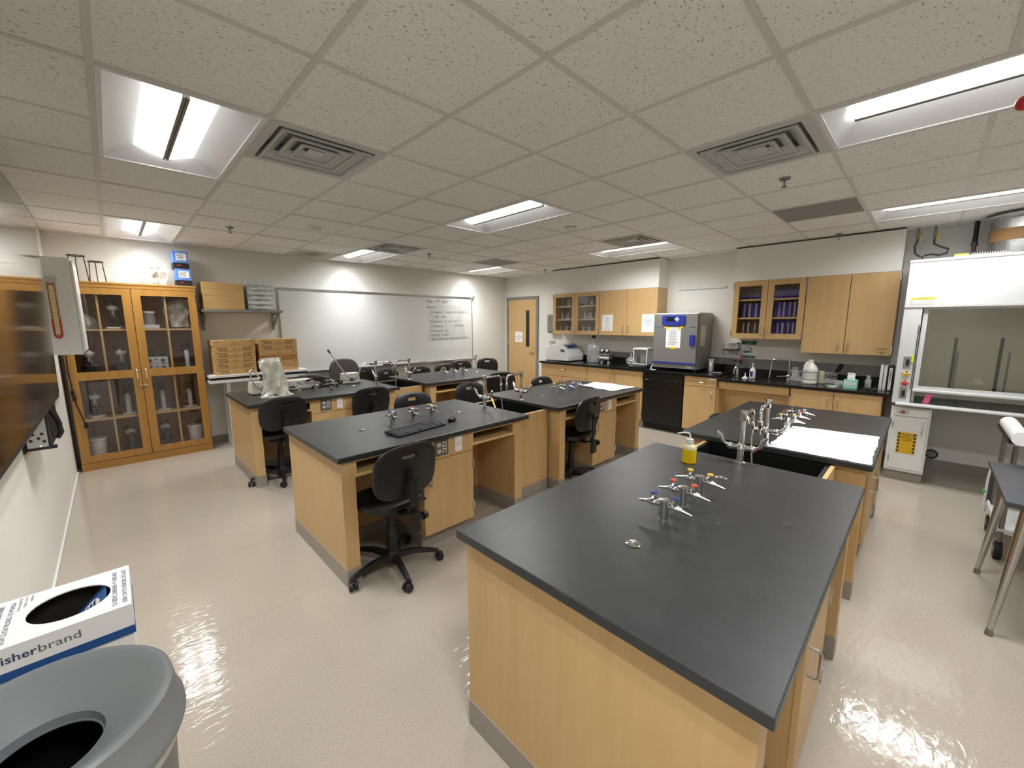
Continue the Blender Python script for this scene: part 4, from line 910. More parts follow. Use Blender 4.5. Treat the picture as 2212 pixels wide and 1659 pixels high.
# dishwasher
t = thing('dishwasher', 'black built-in dishwasher under the incubator', 'dishwasher', (6.0, 2.66, 0))
m_dw = mat('dishwasher_black', rgb(15, 15, 16), .3)
M().box(XF+.03, X1-.03, 2.352, 2.968, .10, HL-.036).build('tub', m_dw, t, world=True)
M().box(XF+.09, X1-.05, 2.36, 2.96, 0, .10).build('kick_plate', m_blk, t, world=True)
M().box(XF-.005, XF+.03, 2.356, 2.964, .115, .735).build('door_panel', m_dw, t, world=True, bev=.004)
M().box(XF-.012, XF+.03, 2.356, 2.964, .742, .865).build('control_panel', m_dw, t, world=True, bev=.008)
M().tube([(XF-.012, 2.42, .80), (XF-.03, 2.50, .795), (XF-.036, 2.66, .785), (XF-.03, 2.82, .795), (XF-.012, 2.90, .80)], .010, 8).build('handle', m_blkgl, t, True, world=True)
for k in range(4): M().ell((XF-.014, 2.44+k*.03, .765), .003, .006, .006, 8, 5).build('button', m_dgrey, t, world=True)
text('brand', 'SUMMIT', .012, (XF-.0125, 2.92, .762), u_, v_, m_lgrey, t, 'LEFT') if False else M().box(XF-.0135, XF-.0118, 2.875, 2.93, .763, .768).build('badge', m_lgrey, t, world=True)
# upper cupboards
def upper(label, y0, y1, z0, z1, glazed):
    t = thing('wall_cabinet', label, 'cabinet', (6.2, (y0+y1)/2, z0), 0, 'maple wall cabinets on the right wall')
    mid = (y0+y1)/2; g = .003; xa = XS+.02
    M().box(xa, X1, y0, y0+.018, z0, z1).build('side', m_maple, t, world=True); M().box(xa, X1, y1-.018, y1, z0, z1).build('side', m_maple, t, world=True)
    M().box(xa, X1, y0+.018, y1-.018, z0, z0+.018).build('bottom', m_maple_y, t, world=True); M().box(xa, X1, y0+.018, y1-.018, z1-.018, z1).build('top', m_maple_y, t, world=True)
    M().box(X1-.012, X1-.002, y0+.018, y1-.018, z0+.018, z1-.018).build('back', m_shade if glazed else m_maple, t, world=True)
    if glazed:
        for z in (z0+.265, z0+.505): M().box(xa+.015, X1-.012, y0+.018, y1-.018, z-.01, z+.01).build('shelf', m_edge, t, world=True)
    for a, b, hy in ((y0, mid, mid-.045), (mid, y1, mid+.045)):
        if glazed:
            st = .068
            d = M().frame(rect(a+g, b-g, z0+.001, z1-.001), rect(a+st, b-st, z0+st, z1-st), XS, XS+.02, YZ).build('door', m_maple, t, world=True)
            M().box(XS+.008, XS+.012, a+st-.004, b-st+.004, z0+st-.004, z1-st+.004).build('glass_panel', m_glass, d, world=True)
        else: d = M().box(XS, XS+.02, a+g, b-g, z0+.001, z1-.001).build('door', m_maple, t, world=True, bev=.0015)
        bar_handle((XS, hy, z0+.105), (0, 0, 1), .10, (-1, 0, 0)).build('handle', m_steel, d, True, world=True)
        e = a-.004 if hy < mid else b-.008
        for z in (z0+.03, z1-.10): M().box(XS-.008, XS+.004, e, e+.012, z, z+.075).build('hinge', m_steel, d, world=True)
    return t
m_shade = mat('cupboard_inside', rgb(150, 132, 104), .6)
upper('glazed maple wall cabinet full of flasks, over the centrifuge', 4.013, 5.045, 1.405, 2.149, True)
upper('maple wall cabinet with two paper notices on its doors', 2.96, 4.009, 1.405, 2.149, False)
upper('glazed maple wall cabinet with purple boxes inside, over the sink', 1.08, 1.889, 1.40, 2.149, True)
sc = upper('tall plain maple wall cabinet lettered Safety Data, beside the fume hood', .256, 1.076, 1.243, 2.149, False)
text('lettering', ['SAFETY', 'DATA'], .030, (XS, .335, 1.305), u_, v_, m_ink, sc); M().ell((XS, .335, 1.262), .0012, .006, .006, 10, 5).build('dot', m_ink, sc, world=True)
# glassware inside the cupboards
def make_flask():
    t = thing('glass_flask', 'x', 'flask', (0, 0, 0), 0, 'flasks in the glazed cabinet')
    M().lathe([(.03, 0), (.038, .006), (.036, .02), (.014, .085), (.013, .12), (.016, .123)], n=16).build('body', m_gware, t, True)
    M().lathe([(.003, .0), (.037, .006), (.030, .035), (.003, .036)], n=14).build('mark_band', m_clearp, t, True)
    return t
fl0 = make_flask(); first = True
shn = ['bottom', 'middle', 'top']; ORD = ['first', 'second', 'third', 'fourth', 'fifth', 'sixth', 'seventh', 'eighth', 'ninth', 'tenth']
for r, z in enumerate((1.424, 1.681, 1.921)):
    for dn, (a, b) in enumerate(((4.60, 4.96), (4.10, 4.44))):
        for k in range(5):
            o = fl0 if first else copy_tree(fl0); first = False
            o.location = (6.16+.04*(k % 2)+.03*r, a+(b-a)*(k+.5)/5, z); sc_ = .95+.1*((k+r) % 3)/2; o.scale = (sc_, sc_, sc_)
            o['label'] = '%s clear glass flask from the entrance-door side, %s shelf of the glazed cabinet' % (ORD[dn*5+4-k], shn[r])
def make_tube():
    t = thing('glass_cylinder', 'x', 'cylinder', (0, 0, 0), 0, 'glass cylinders in the cabinet over the sink')
    M().lathe([(.022, 0), (.022, .006), (.013, .008), (.013, .19), (.016, .192)], n=14).build('tube', m_gware, t, True)
    M().lathe([(.003, 0), (.024, .0), (.024, .005), (.003, .006)], n=14).build('foot', m_clearp, t)
    return t
tu0 = make_tube(); first = True
for r, z in enumerate((1.419, 1.676)):
    for dn, (a, b) in enumerate(((1.53, 1.81), (1.17, 1.40))):
        for k in range(4):
            o = tu0 if first else copy_tree(tu0); first = False
            o.location = (6.15+.03*(k % 2), a+(b-a)*(k+.5)/4, z); o['label'] = '%s slim glass cylinder from the incubator side, %s shelf over the sink' % (ORD[dn*4+3-k], shn[r])
def pbox(y0, y1, z0, z1, label): 
    t = thing('purple_box', label, 'box', (6.3, (y0+y1)/2, z0), 0, 'purple boxes in the cabinet over the sink')
    M().box(6.25, 6.365, y0, y1, z0, z1).build('body', m_purple, t, world=True)
pbox(1.53, 1.84, 1.676, 1.86, 'purple box on the middle shelf behind the glass nearest the incubator'); pbox(1.12, 1.44, 1.676, 1.87, 'purple box on the middle shelf behind the glass nearest the tall cabinet')
pbox(1.12, 1.44, 1.420, 1.65, 'purple box on the bottom shelf behind the glass nearest the tall cabinet'); pbox(1.12, 1.44, 1.916, 2.03, 'purple box on the top shelf behind the glass nearest the tall cabinet'); pbox(1.53, 1.84, 1.916, 1.98, 'low purple box on the top shelf behind the glass nearest the incubator')
# notices on the cupboard doors
def sheet(name, label, y0, y1, z0, z1, x, cat='notice'):
    t = thing(name, label, cat, (x, (y0+y1)/2, z0)); M().box(x-.0015, x-.0002, y0, y1, z0, z1).build('sheet', m_paper, t, world=True); return t
s = sheet('paper_notice', 'paper notice reading No Food or Drink on the cabinet door', 3.733, 3.945, 1.475, 1.75, XS)
text('lettering', ['NO', 'Food', 'or'], .034, (XS-.0015, 3.839, 1.67), u_, v_, m_inkb, s, lead=1.25); text('lettering', ['Drink'], .034, (XS-.0015, 3.839, 1.535), u_, v_, m_ink, s); text('lettering', ['in this area!'], .026, (XS-.0015, 3.839, 1.50), u_, v_, m_inkr, s)
s = sheet('paper_notice', 'paper notice about the dishwasher, partly behind the incubator', 2.998, 3.207, 1.465, 1.745, XS)
text('lettering', ['Only'], .024, (XS-.0015, 3.10, 1.69), u_, v_, m_inkr, s); text('lettering', ['Dishwasher', 'for glassware', 'ONLY'], .030, (XS-.0015, 3.10, 1.645), u_, v_, m_inkb, s, lead=1.2)
# ---------------------------------------------------------------- equipment on the left counter
t = thing('centrifuge', 'white benchtop centrifuge with sloping control panel near the door', 'centrifuge', (6.1, 4.8, HL))
pf = [(4.52, .925), (5.07, .925), (5.07, 1.165), (4.99, 1.175), (4.97, 1.205), (4.74, 1.222), (4.70, 1.22), (4.56, 1.125), (4.515, 1.0)]
M().prism(pf, 5.86, 6.33, YZ).build('housing', m_whitep, t, bev=.008, world=True)
M().prism([(4.745, 1.2225), (4.965, 1.206), (4.965, 1.213), (4.74, 1.230)], 5.88, 6.31, YZ).build('lid', m_white, t, world=True)
M().hexa([(5.93, 4.578, 1.142), (6.26, 4.578, 1.142), (6.26, 4.68, 1.212), (5.93, 4.68, 1.212)], [(5.93, 4.575, 1.146), (6.26, 4.575, 1.146), (6.26, 4.677, 1.216), (5.93, 4.677, 1.216)]).build('control_panel', mat('panel_blue', rgb(92, 116, 150), .35), t, world=True)
M().hexa([(6.0, 4.604, 1.165), (6.19, 4.604, 1.165), (6.19, 4.644, 1.192), (6.0, 4.644, 1.192)], [(6.0, 4.602, 1.168), (6.19, 4.602, 1.168), (6.19, 4.642, 1.195), (6.0, 4.642, 1.195)]).build('screen', m_blkgl, t, world=True)
for k in (0, 1): M().box(5.857, 5.861, 4.60+k*.05, 4.64+k*.05, 1.09, 1.135).build('sticker', m_dgrey, t, world=True)
for a in (5.9, 6.28):
    for b in (4.58, 5.02): M().cyl((a, b, HL), (a, b, .927), .02).build('foot', m_blk, t, world=True)
t = thing('glass_carboy', 'large clear glass carboy with a black stopper', 'bottle', (6.19, 4.20, HL))
M().lathe([(.10, .002), (.112, .01), (.114, .26), (.10, .305), (.05, .345), (.03, .36), (.028, .43), (.034, .435)], n=28).build('body', m_gware, t, True)
M().lathe([(.022, .42), (.030, .45), (.034, .478), (.003, .48)], n=16).build('stopper', m_rub, t, True)
t = thing('vacuum_pump', 'small silver vacuum pump with two gauges', 'pump', (6.16, 3.92, HL))
M().cyl((0, -.10, .085), (0, .10, .085), .06, n=22).build('tank', m_chrome, t, True)
for y in (-.07, .07): M().cyl((-.03, y, 0), (-.025, y, .04), .012).cyl((.03, y, 0), (.025, y, .04), .012).build('foot', m_white, t, True)
M().box(-.05, .05, -.10, .09, .14, .165).build('bracket', m_steel, t, bev=.004)
for y in (-.05, .05): M().cyl((-.02, y, .165), (-.02, y, .20), .008).cyl((-.015, y, .215), (-.045, y, .225), .026).build('gauge', m_blk, t, True); M().cyl((-.044, y, .2247), (-.047, y, .2257), .022).build('gauge_face', m_white, t, True)
M().tube([(-.03, .10, .13), (-.05, .14, .12), (-.04, .15, .06), (0, .17, .01)], .006, 8).build('tube', m_whitep, t, True)
M().cyl((0, -.10, .085), (0, -.15, .085), .058, .05, 20).build('motor', m_blk, t, True)
t = thing('glass_dish', 'lidded round glass dish beside the balance', 'dish', (6.14, 3.42, HL))
M().lathe([(.03, .002), (.045, .004), (.078, .04), (.08, .075), (.085, .08)], n=26).build('bowl', m_gware, t, True); M().lathe([(.085, .082), (.075, .10), (.03, .135), (.012, .145), (.012, .175), (.02, .19), (.003, .20)], n=26).build('lid', m_gware, t, True)
M().lathe([(.003, .01), (.05, .012), (.06, .05), (.003, .052)], n=20).build('contents', m_whitep, t, True)
t = thing('analytical_balance', 'analytical balance with a white framed glass draught shield', 'balance', (6.0, 3.15, HL))
M().box(5.86, 6.24, 3.02, 3.30, HL+.004, HL+.05).build('base', m_dgrey, t, world=True, bev=.01); M().box(5.80, 5.88, 3.03, 3.29, HL+.002, HL+.026).build('keypad', m_blk, t, world=True, bev=.004)
M().box(5.815, 5.845, 3.20, 3.26, HL+.0265, HL+.029).build('display', m_lgrey, t, world=True)
xa, xb, ya, yb, za, zb = 5.93, 6.18, 3.03, 3.27, HL+.05, 1.205
M().frame(rect(ya, yb, za, zb), rect(ya+.012, yb-.012, za+.012, zb-.012), xa, xa+.012, YZ).frame(rect(ya, yb, za, zb), rect(ya+.012, yb-.012, za+.012, zb-.012), xb-.012, xb, YZ).build('shield_frame', m_white, t, world=True)
M().box(xa, xb, ya, yb, zb, zb+.01).build('shield_top', m_white, t, world=True)
for y in (ya+.003, yb-.007): M().box(xa+.012, xb-.012, y, y+.004, za, zb).build('shield_pane', m_clearp, t, world=True)
M().box(xb-.008, xb-.004, ya+.012, yb-.012, za, zb).build('shield_pane', m_white, t, world=True); M().cyl((6.05, 3.15, za), (6.05, 3.15, za+.02), .04).build('pan', m_steel, t, True, world=True)
t = inc = thing('incubator', 'grey steel incubator with a blue control panel above the dishwasher', 'incubator', (6.06, 2.55, HL))
m_inc = mat('incubator_steel', rgb(146, 145, 142), .38, .55)
M().box(5.835, 6.34, 2.225, 2.875, .95, 1.745).build('cabinet', m_inc, t, world=True, bev=.006)
M().box(5.79, 5.835, 2.235, 2.87, 1.03, 1.74).build('door', m_inc, t, world=True, bev=.006)
M().box(5.80, 5.836, 2.235, 2.87, .955, 1.026).build('lower_panel', m_inc, t, world=True, bev=.003)
M().box(5.785, 5.80, 2.24, 2.865, 1.018, 1.043).build('blue_strip', m_blue, t, world=True)
for a in (5.88, 6.28):
    for b in (2.27, 2.83): M().cyl((a, b, HL), (a, b, .952), .022).build('foot', m_blk, t, True, world=True)
cp = M().prism(rrect(.335, .145, .025, 4, 2.573, 1.645), 5.772, 5.791, YZ).build('control_panel', m_blue, t, world=True, bev=.004)
M().box(5.770, 5.773, 2.57, 2.675, 1.63, 1.69).build('screen', m_blkgl, cp, world=True)
for dy, dz in ((0, 0), (.022, 0), (-.022, 0), (0, .02), (0, -.02)): M().ell((5.771, 2.52+dy, 1.66+dz), .003, .013, .011, 10, 6).build('key', m_white, cp, True, world=True)
M().ell((5.771, 2.50, 1.632), .003, .006, .006, 8, 5).build('key', m_white, cp, True, world=True)
M().prism(rrect(.07, .155, .012, 3, 2.295, 1.365), 5.765, 5.791, YZ).build('door_handle', m_blue, t, world=True, bev=.006)
text('lettering', 'Thermo incubator' if False else 'Heratherm' if False else 'INCUBATOR', .016, (5.7895, 2.85, 1.543), u_, v_, m_inkb, t, 'LEFT') if False else M().box(5.7885, 5.79, 2.75, 2.85, 1.545, 1.552).build('nameplate', m_inkb, t, world=True)
M().box(5.7885, 5.79, 2.26, 2.33, 1.545, 1.552).build('nameplate', m_inkb, t, world=True); M().box(5.798, 5.80, 2.28, 2.36, .97, .99).build('badge', m_lgrey, t, world=True)
M().box(5.86, 6.32, 2.24, 2.86, 1.746, 1.752).build('top_plate', m_white, t, world=True)
M().cyl((6.1, 2.45, 1.752), (6.1, 2.45, 1.775), .012).build('vent_knob', m_steel, t, world=True)
def prints(par, x, y0, y1, z0, z1, n, mt, fy=False, yv=0):
    for k in range(n):
        z = z1-(z1-z0)*(k+.5)/n; b = y1-(y1-y0)*(.05 if k % 3 else .18); a = y0+(y1-y0)*(.08+.12*((k*7) % 3))
        if fy: M().box(a, b, yv-.0025, yv-.0012, z-.0022, z+.0022).build('print_line', m_inkg, par, world=True)
        else: M().box(x-.0025, x-.0012, a, b, z-.0022, z+.0022).build('print_line', m_inkg, par, world=True)
s = sheet('instruction_sheet', 'printed sheet taped to the incubator door with yellow tape', 2.462, 2.676, 1.25, 1.545, 5.79); prints(s, 5.79, 2.49, 2.65, 1.29, 1.53, 15, m_inkg)
for (a, z, r) in ((2.672, 1.54, .5), (2.466, 1.54, -.5), (2.57, 1.252, 0)):
    c_, s_ = math.cos(r), math.sin(r)
    M().prism([(a+p*c_-q*s_, z+p*s_+q*c_) for p, q in ((-.038, -.016), (.038, -.016), (.04, .016), (-.036, .016))], 5.7865, 5.7882, YZ).build('tape', m_tape, s, world=True)
t = thing('side_sheet', 'narrow printed list taped to the side of the incubator', 'notice', (6.0, 2.223, 1.3)); M().box(5.90, 6.06, 2.2235, 2.2248, 1.285, 1.565).build('sheet', m_cream, t, world=True); prints(t, 0, 5.915, 6.045, 1.30, 1.55, 11, m_inkg, True, 2.2248)
for a in (5.90, 6.05): M().box(a-.012, a+.022, 2.2222, 2.2236, 1.272, 1.292).build('tape', m_boxblue, t, world=True)
t = thing('steel_flask', 'small steel vacuum flask with a cream lid beside the incubator', 'flask', (6.08, 2.125, HL))
M().lathe([(.035, 0), (.042, .004), (.042, .14), (.036, .15)], n=24).build('body', m_steel, t, True); M().lathe([(.034, .15), (.038, .153), (.037, .185), (.003, .188)], n=20).build('lid', m_cream, t, True)
t = thing('watch_glass', 'flat round dish left lying near the steel flask', 'dish', (5.97, 2.0, HL)); M().lathe([(.03, 0), (.06, .012), (.062, .014)], n=22).build('dish', m_clearp, t, True)
t = thing('power_lead', 'pale lead running from the incubator onto the counter', 'cord', (5.8, 2.9, HL)); M().tube([(5.86, 2.885, 1.0), (5.83, 2.90, .95), (5.80, 2.90, .917), (5.75, 2.84, .917), (5.735, 2.78, .917)], .006, 8).build('cable', m_whitep, t, True, world=True)
# towel dispenser, outlet, white rail
t = thing('towel_dispenser', 'grey steel dispenser on the wall beside the flask cabinet', 'dispenser', (6.33, 5.22, 1.43)); M().box(6.25, X1, 5.12, 5.36, 1.43, 1.78).build('body', m_grey, t, bev=.02, world=True); M().box(6.26, 6.34, 5.14, 5.34, 1.415, 1.43).build('slot', m_dgrey, t, world=True)
t = thing('wall_outlet', 'grey double outlet on the wall above the centrifuge', 'outlet', (6.37, 5.32, 1.17)); M().box(X1-.006, X1, 5.25, 5.39, 1.17, 1.25).build('plate', m_grey, t, world=True)
for y in (5.29, 5.35): M().box(X1-.009, X1-.005, y-.018, y+.018, 1.19, 1.23).build('socket', m_cream, t, world=True)
t = thing('map_rail', 'white hanging rail high on the wall between the wall cabinets', 'rail', (6.37, 2.43, 2.11)); M().box(X1-.03, X1, 2.09, 2.78, 2.11, 2.135).build('rail', m_white, t, world=True, bev=.002)
for y in (2.25, 2.45, 2.65): M().cyl((X1-.031, y, 2.122), (X1-.033, y, 2.122), .005).build('screw', m_dsteel, t, world=True)
# ---------------------------------------------------------------- things on the sink counter
t = thing('glass_shelf_box', 'polished steel dispenser box on the wall over the sink', 'dispenser', (6.28, 1.93, 1.23)); m_mir = mat('polished_steel', (.8, .8, .79, 1), .12, 1)
M().box(6.22, X1, 1.85, 2.02, 1.235, 1.335).build('box', m_mir, t, world=True, bev=.01); M().box(6.20, X1, 1.84, 2.03, 1.222, 1.232).build('tray', m_dgrey, t, world=True)
M().tube([(6.21, 1.85, 1.222), (6.21, 1.85, 1.17), (6.36, 1.85, 1.15)], .004, 6).tube([(6.21, 2.02, 1.222), (6.21, 2.02, 1.17), (6.36, 2.02, 1.15)], .004, 6).build('bracket', m_dgrey, t, world=True)
t = thing('eyewash_sign', 'green and white emergency eyewash sign behind the sink taps', 'sign', (6.375, 1.74, 1.155)); M().box(X1-.004, X1, 1.642, 1.838, 1.11, 1.36).build('plate', m_paper, t, world=True)
M().box(X1-.006, X1-.0035, 1.644, 1.836, 1.305, 1.357).build('header', m_green, t, world=True); M().box(X1-.006, X1-.0035, 1.65, 1.80, 1.115, 1.15).build('footer', m_green, t, world=True); M().box(X1-.006, X1-.0035, 1.715, 1.805, 1.19, 1.215).build('middle', m_green, t, world=True)
text('lettering', ['Emergency', 'Eye Wash'], .020, (X1-.006, 1.74, 1.334), u_, v_, m_paper, t, lead=1.05); text('lettering', ['DRENCH HOSE'], .014, (X1-.006, 1.725, 1.128), u_, v_, m_paper, t)
M().tube([(X1-.006, 1.755+.028*math.cos(a), 1.25+.028*math.sin(a)) for a in [i*.45 for i in range(14)]], .003, 6, True).tube([(X1-.006, 1.728, 1.262), (X1-.006, 1.70, 1.245), (X1-.006, 1.70, 1.195)], .005, 6).build('picture', m_dgrey, t, world=True)
t = thing('eyewash', 'black twin-head eyewash with orange caps at the sink', 'eyewash', (6.13, 1.79, HR)); M().lathe([(.045, 0), (.045, .008), (.026, .014), (.022, .10), (.014, .11)], n=18).tube([(0, 0, .09), (-.005, .01, .15), (0, .035, .19), (-.01, .038, .215)], .012, 8).tube([(-.005, .01, .15), (0, -.02, .19), (-.01, -.022, .215)], .012, 8).build('body', m_dsteel, t, True)
M().tube([(-.015, .02, .13), (-.03, .03, .09), (-.04, .035, .03)], [.012, .013, .009], 8).build('handle', m_chrome, t, True)
for y in (.038, -.022): M().lathe([(.012, 0), (.018, .006), (.017, .018)], (-.01, y, .212), 14).build('head', m_blk, t, True); M().lathe([(.016, 0), (.017, .008), (.003, .012)], (-.01, y, .231), 14).build('cap', m_redc, t, True)
M().box(.02, .026, -.045, -.02, .19, .30).build('tag', mat('maroon_tag', rgb(110, 40, 52), .5), t)
t = thing('funnel', 'small white plastic funnel upside down by the soap', 'funnel', (5.99, 1.65, HR)); M().lathe([(.04, 0), (.038, .004), (.012, .03), (.007, .034), (.005, .075)], n=20).build('cone', m_whitep, t, True); M().lathe([(.041, -.0), (.042, .003), (.040, .004)], n=20).build('rim', m_whitep, t)
t = thing('soap_bottle', 'white hand soap pump bottle with a blue label', 'bottle', (6.03, 1.575, HR)); M().lathe([(.03, .002), (.036, .006), (.036, .11), (.03, .128), (.016, .138), (.014, .155), (.003, .156)], n=22).build('body', m_whitep, t, True)
M().cyl((0, 0, .155), (0, 0, .195), .006).box(-.04, .01, -.009, .009, .19, .203).build('pump', m_whitep, t, bev=.002); M().lathe([(.0365, .03), (.0365, .10)], n=22).build('label_wrap', m_boxlab, t) if False else None
M().box(-.0385, -.033, -.012, .020, .03, .10).build('label_patch', m_blue, t); M().box(-.0392, -.034, -.024, -.0115, .03, .10).build('label_text', m_lgrey, t)
t = thing('counter_faucet', 'tall chrome gooseneck faucet at the wall sink', 'faucet', (6.17, 1.20, HR)); M().lathe([(.028, 0), (.028, .006), (.018, .012), (.016, .05), (.011, .06)], n=18).cyl((0, 0, .05), (0, 0, .285), .0105).lathe([(.0105, .26), (.016, .265), (.016, .292), (.003, .295)], n=14).build('riser', m_chrome, t, True)
M().tube([(0, 0, .255), (-.01, .14, .262), (-.01, .175, .258), (-.01, .195, .235), (-.01, .196, .20)], .0085, 10).build('spout', m_chrome, t, True); M().tube([(-.01, .196, .20), (-.012, .20, .12), (-.014, .21, .01)], .006, 8).build('hose', m_hose, t, True)
M().ell((-.02, 0, .055), .022, .022, .022, 12, 8).tube([(-.03, .01, .055), (-.05, .05, .048), (-.06, .11, .04)], [.008, .007, .011], 8).build('lever', m_chrome, t, True)
m_jug = mat('jug_white', rgb(232, 231, 224), .35)
t = thing('jug', 'white gallon jug with a moulded handle on the sink counter', 'jug', (5.98, .945, HR)); M().prism(rrect(.15, .15, .05, 5), .002, .012, XY)
secs = [(0, 0, .002, .066, .066), (0, 0, .012, .074, .074), (0, 0, .03, .077, .077), (0, 0, .045, .072, .072), (0, 0, .15, .072, .072), (0, 0, .165, .077, .077), (0, 0, .18, .076, .076), (0, 0, .22, .056, .056), (0, 0, .25, .03, .03), (0, 0, .268, .02, .02), (0, 0, .272, .02, .02)]
blob(secs, 24, 1, 0).build('body', m_jug, t, True); M().lathe([(.022, .268), (.024, .27), (.024, .292), (.003, .294)], n=18).build('cap', m_whitep, t, True)
M().tube([(-.03, .02, .265), (-.062, .035, .25), (-.075, .045, .215), (-.07, .045, .175)], .013, 8).build('handle', m_jug, t, True)
M().lathe([(.0725, .05), (.0725, .145)], n=24).build('label_wrap', mat('jug_label', rgb(206, 206, 196), .5), t, True)
for z in (.052, .14): M().lathe([(.073, z), (.073, z+.006)], n=24).build('label_stripe', mat('stripe_blue', rgb(80, 92, 110), .5), t)
t = thing('plastic_jar', 'cloudy yellowish plastic jar beside the white jug', 'jar', (6.10, .855, HR)); M().lathe([(.032, .002), (.036, .006), (.036, .12), (.028, .13)], n=20).build('body', mat('cloudy', rgb(186, 188, 160), .4), t, True); M().lathe([(.03, .13), (.032, .132), (.032, .155), (.003, .157)], n=18).build('lid', mat('cloudy_lid', rgb(208, 204, 160), .4), t, True)
def basket(y0, y1, label):
    t = thing('wire_basket', label, 'basket', (6.24, (y0+y1)/2, HR), 0, 'white mesh baskets'); w_ = (y1-y0)/2
    for z in (.006, .125): M().tube([(-.07, -w_, z), (.07, -w_, z), (.07, w_, z), (-.07, w_, z)], .004, 6, True).build('rim', m_lgrey, t)
    n = 9
    for k in range(n):
        y = -w_+2*w_*k/(n-1); M().cyl((-.07, y, .006), (-.07, y, .125), .002, n=6).build('wire', m_lgrey, t)
    for k in range(4): z = .03+k*.025; M().cyl((-.07, -w_, z), (-.07, w_, z), .002, n=6).build('wire', m_lgrey, t)
    M().box(-.066, .066, -w_+.004, w_-.004, .008, .05).build('liner', m_lgrey, t)
basket(1.02, 1.18, 'white mesh basket behind the faucet and jug'); basket(.71, .845, 'white mesh basket under the black brush')
t = thing('paper_roll', 'short roll of paper standing in the mesh basket by the faucet', 'roll', (6.24, 1.14, HR+.051)); M().lathe([(.012, 0), (.036, .0), (.036, .12), (.012, .12)], n=20).build('roll', m_lgrey, t, True); M().olathe([(.012, 0), (.012, .12)], n=14).build('core', m_card, t)
t = thing('black_brush', 'black bristle brush leaning out of the mesh basket', 'brush', (6.24, .74, HR+.05)); M().tube([(0, .03, .0), (0, -.0, .07), (0, -.02, .10)], .008, 8).build('handle', m_blk, t, True); M().tube([(0, -.02, .10), (0, -.045, .155), (0, -.06, .19)], [.022, .026, .02], 10).build('bristles', m_rub, t, True)
t = thing('tissue_box', 'mint green tissue box with a tissue sticking out', 'tissue box', (5.92, .55, HR)); M().box(-.055, .055, -.06, .06, 0, .095).build('carton', m_mint, t, bev=.002); M().box(-.0565, -.0548, -.045, .045, .04, .07).build('label_patch', m_paper, t)
text('lettering', 'KIMTECH', .017, (5.8635, .55, HR+.05), u_, v_, m_green, t); blob([(0, 0, .094, .012, .035), (.0, 0, .12, .016, .032), (.005, 0, .15, .012, .036), (0, .004, .172, .008, .03)], 14, 4, .004).build('tissue', m_paper, t)
t = thing('plastic_bottle', 'small cloudy plastic bottle near the binders', 'bottle', (6.09, .415, HR)); M().lathe([(.026, .002), (.029, .006), (.029, .09), (.018, .108), (.014, .112)], n=20).build('body', m_clearp, t, True); M().lathe([(.017, .11), (.018, .112), (.018, .138), (.003, .14)], n=16).build('cap', m_lgrey, t, True)
for k, (y, h_, lb) in enumerate(((.305, .275, 'white ring binder nearest the plastic bottle'), (.274, .270, 'white ring binder in the middle of three'))):
    t = thing('ring_binder', lb, 'binder', (6.08, y, HR), 0, 'ring binders'); M().box(-.13, .13, -.013, .013, 0, h_).build('cover', m_white, t, bev=.003); M().box(-.1315, -.129, -.009, .009, .03, h_-.02).build('spine_label', m_paper, t); M().cyl((-.1312, 0, .02), (-.133, 0, .02), .004).build('finger_hole', m_dgrey, t)
t = thing('ring_binder', 'black ring binder with a white spine card next to the fume hood', 'binder', (6.08, .232, HR), 0, 'ring binders'); M().box(-.13, .13, -.018, .018, 0, .265).build('cover', m_blk, t, bev=.003); M().box(-.132, -.129, -.013, .013, .01, .25).build('spine_label', m_paper, t); M().box(-.1328, -.1318, -.004, .004, .09, .22).build('print_line', m_inkg, t)
for (y, lb, cat_, nm) in ((.70, 'clear blister packet lying in front of the mesh basket', 'packet', 'blister_packet'), (.38, 'black bag of small parts lying before the plastic bottle', 'packet', 'parts_packet')):
    o = blob([(5.84, y, HR+.002, .03, .06), (5.84, y, HR+.016, .028, .055), (5.84, y, HR+.022, .01, .02)], 14, int(y*100), .006).build(nm, m_clearp if y > .5 else m_blk); tag(o, lb, cat_)
t = thing('green_cap', 'bright green cap lying by the ring binders', 'cap', (5.97, .345, HR)); M().lathe([(.012, 0), (.018, .002), (.018, .016), (.003, .018)], n=16).build('shell', mat('bright_green', rgb(80, 150, 50), .4), t, True); M().lathe([(.019, .0), (.019, .005)], n=16).build('rim', mat('bright_green_rim', rgb(60, 120, 40), .4), t)
o = M().box(6.0, 6.14, .605, .70, HR, HR+.055).build('clear_tub', m_clearp, None, bev=.006); tag(o, 'low clear tub behind the tissue box', 'tub')
# ---------------------------------------------------------------- fume hood
HX = 5.60; HY0, HY1 = -1.62, .185
t = hood = thing('fume_hood', 'large white fume hood with a glass sash', 'fume hood', (5.95, -.7, 0))
def hb(nm, x0, x1, y0, y1, z0, z1, mt, bev=0, par=None): return M().box(x0, x1, y0, y1, z0, z1).build(nm, mt, par or hood, world=True, bev=bev)
m_hoodw = mat('hood_enamel', rgb(205, 207, 206), .35)
m_liner = mat('hood_liner', rgb(218, 215, 200), .5)
hb('header', HX, HX+.03, HY0, HY1, 1.765, 2.175, m_hoodw, .004); hb('header_cap', HX-.006, 6.30, HY0, HY1+.003, 2.175, 2.20, m_hoodw, .004)
hb('header_lip', HX-.004, HX+.05, HY0, HY1, 1.75, 1.768, m_lgrey)
for a, b in ((.055, HY1), (HY0, HY0+.13)): hb('post', HX+.004, HX+.12, a, b, .80, 1.752, m_hoodw, .004)
hb('side_wall', HX+.12, 6.33, HY1-.02, HY1, .80, 2.175, m_hoodw); hb('side_wall', HX+.12, 6.33, HY0, HY0+.02, .80, 2.175, m_hoodw)
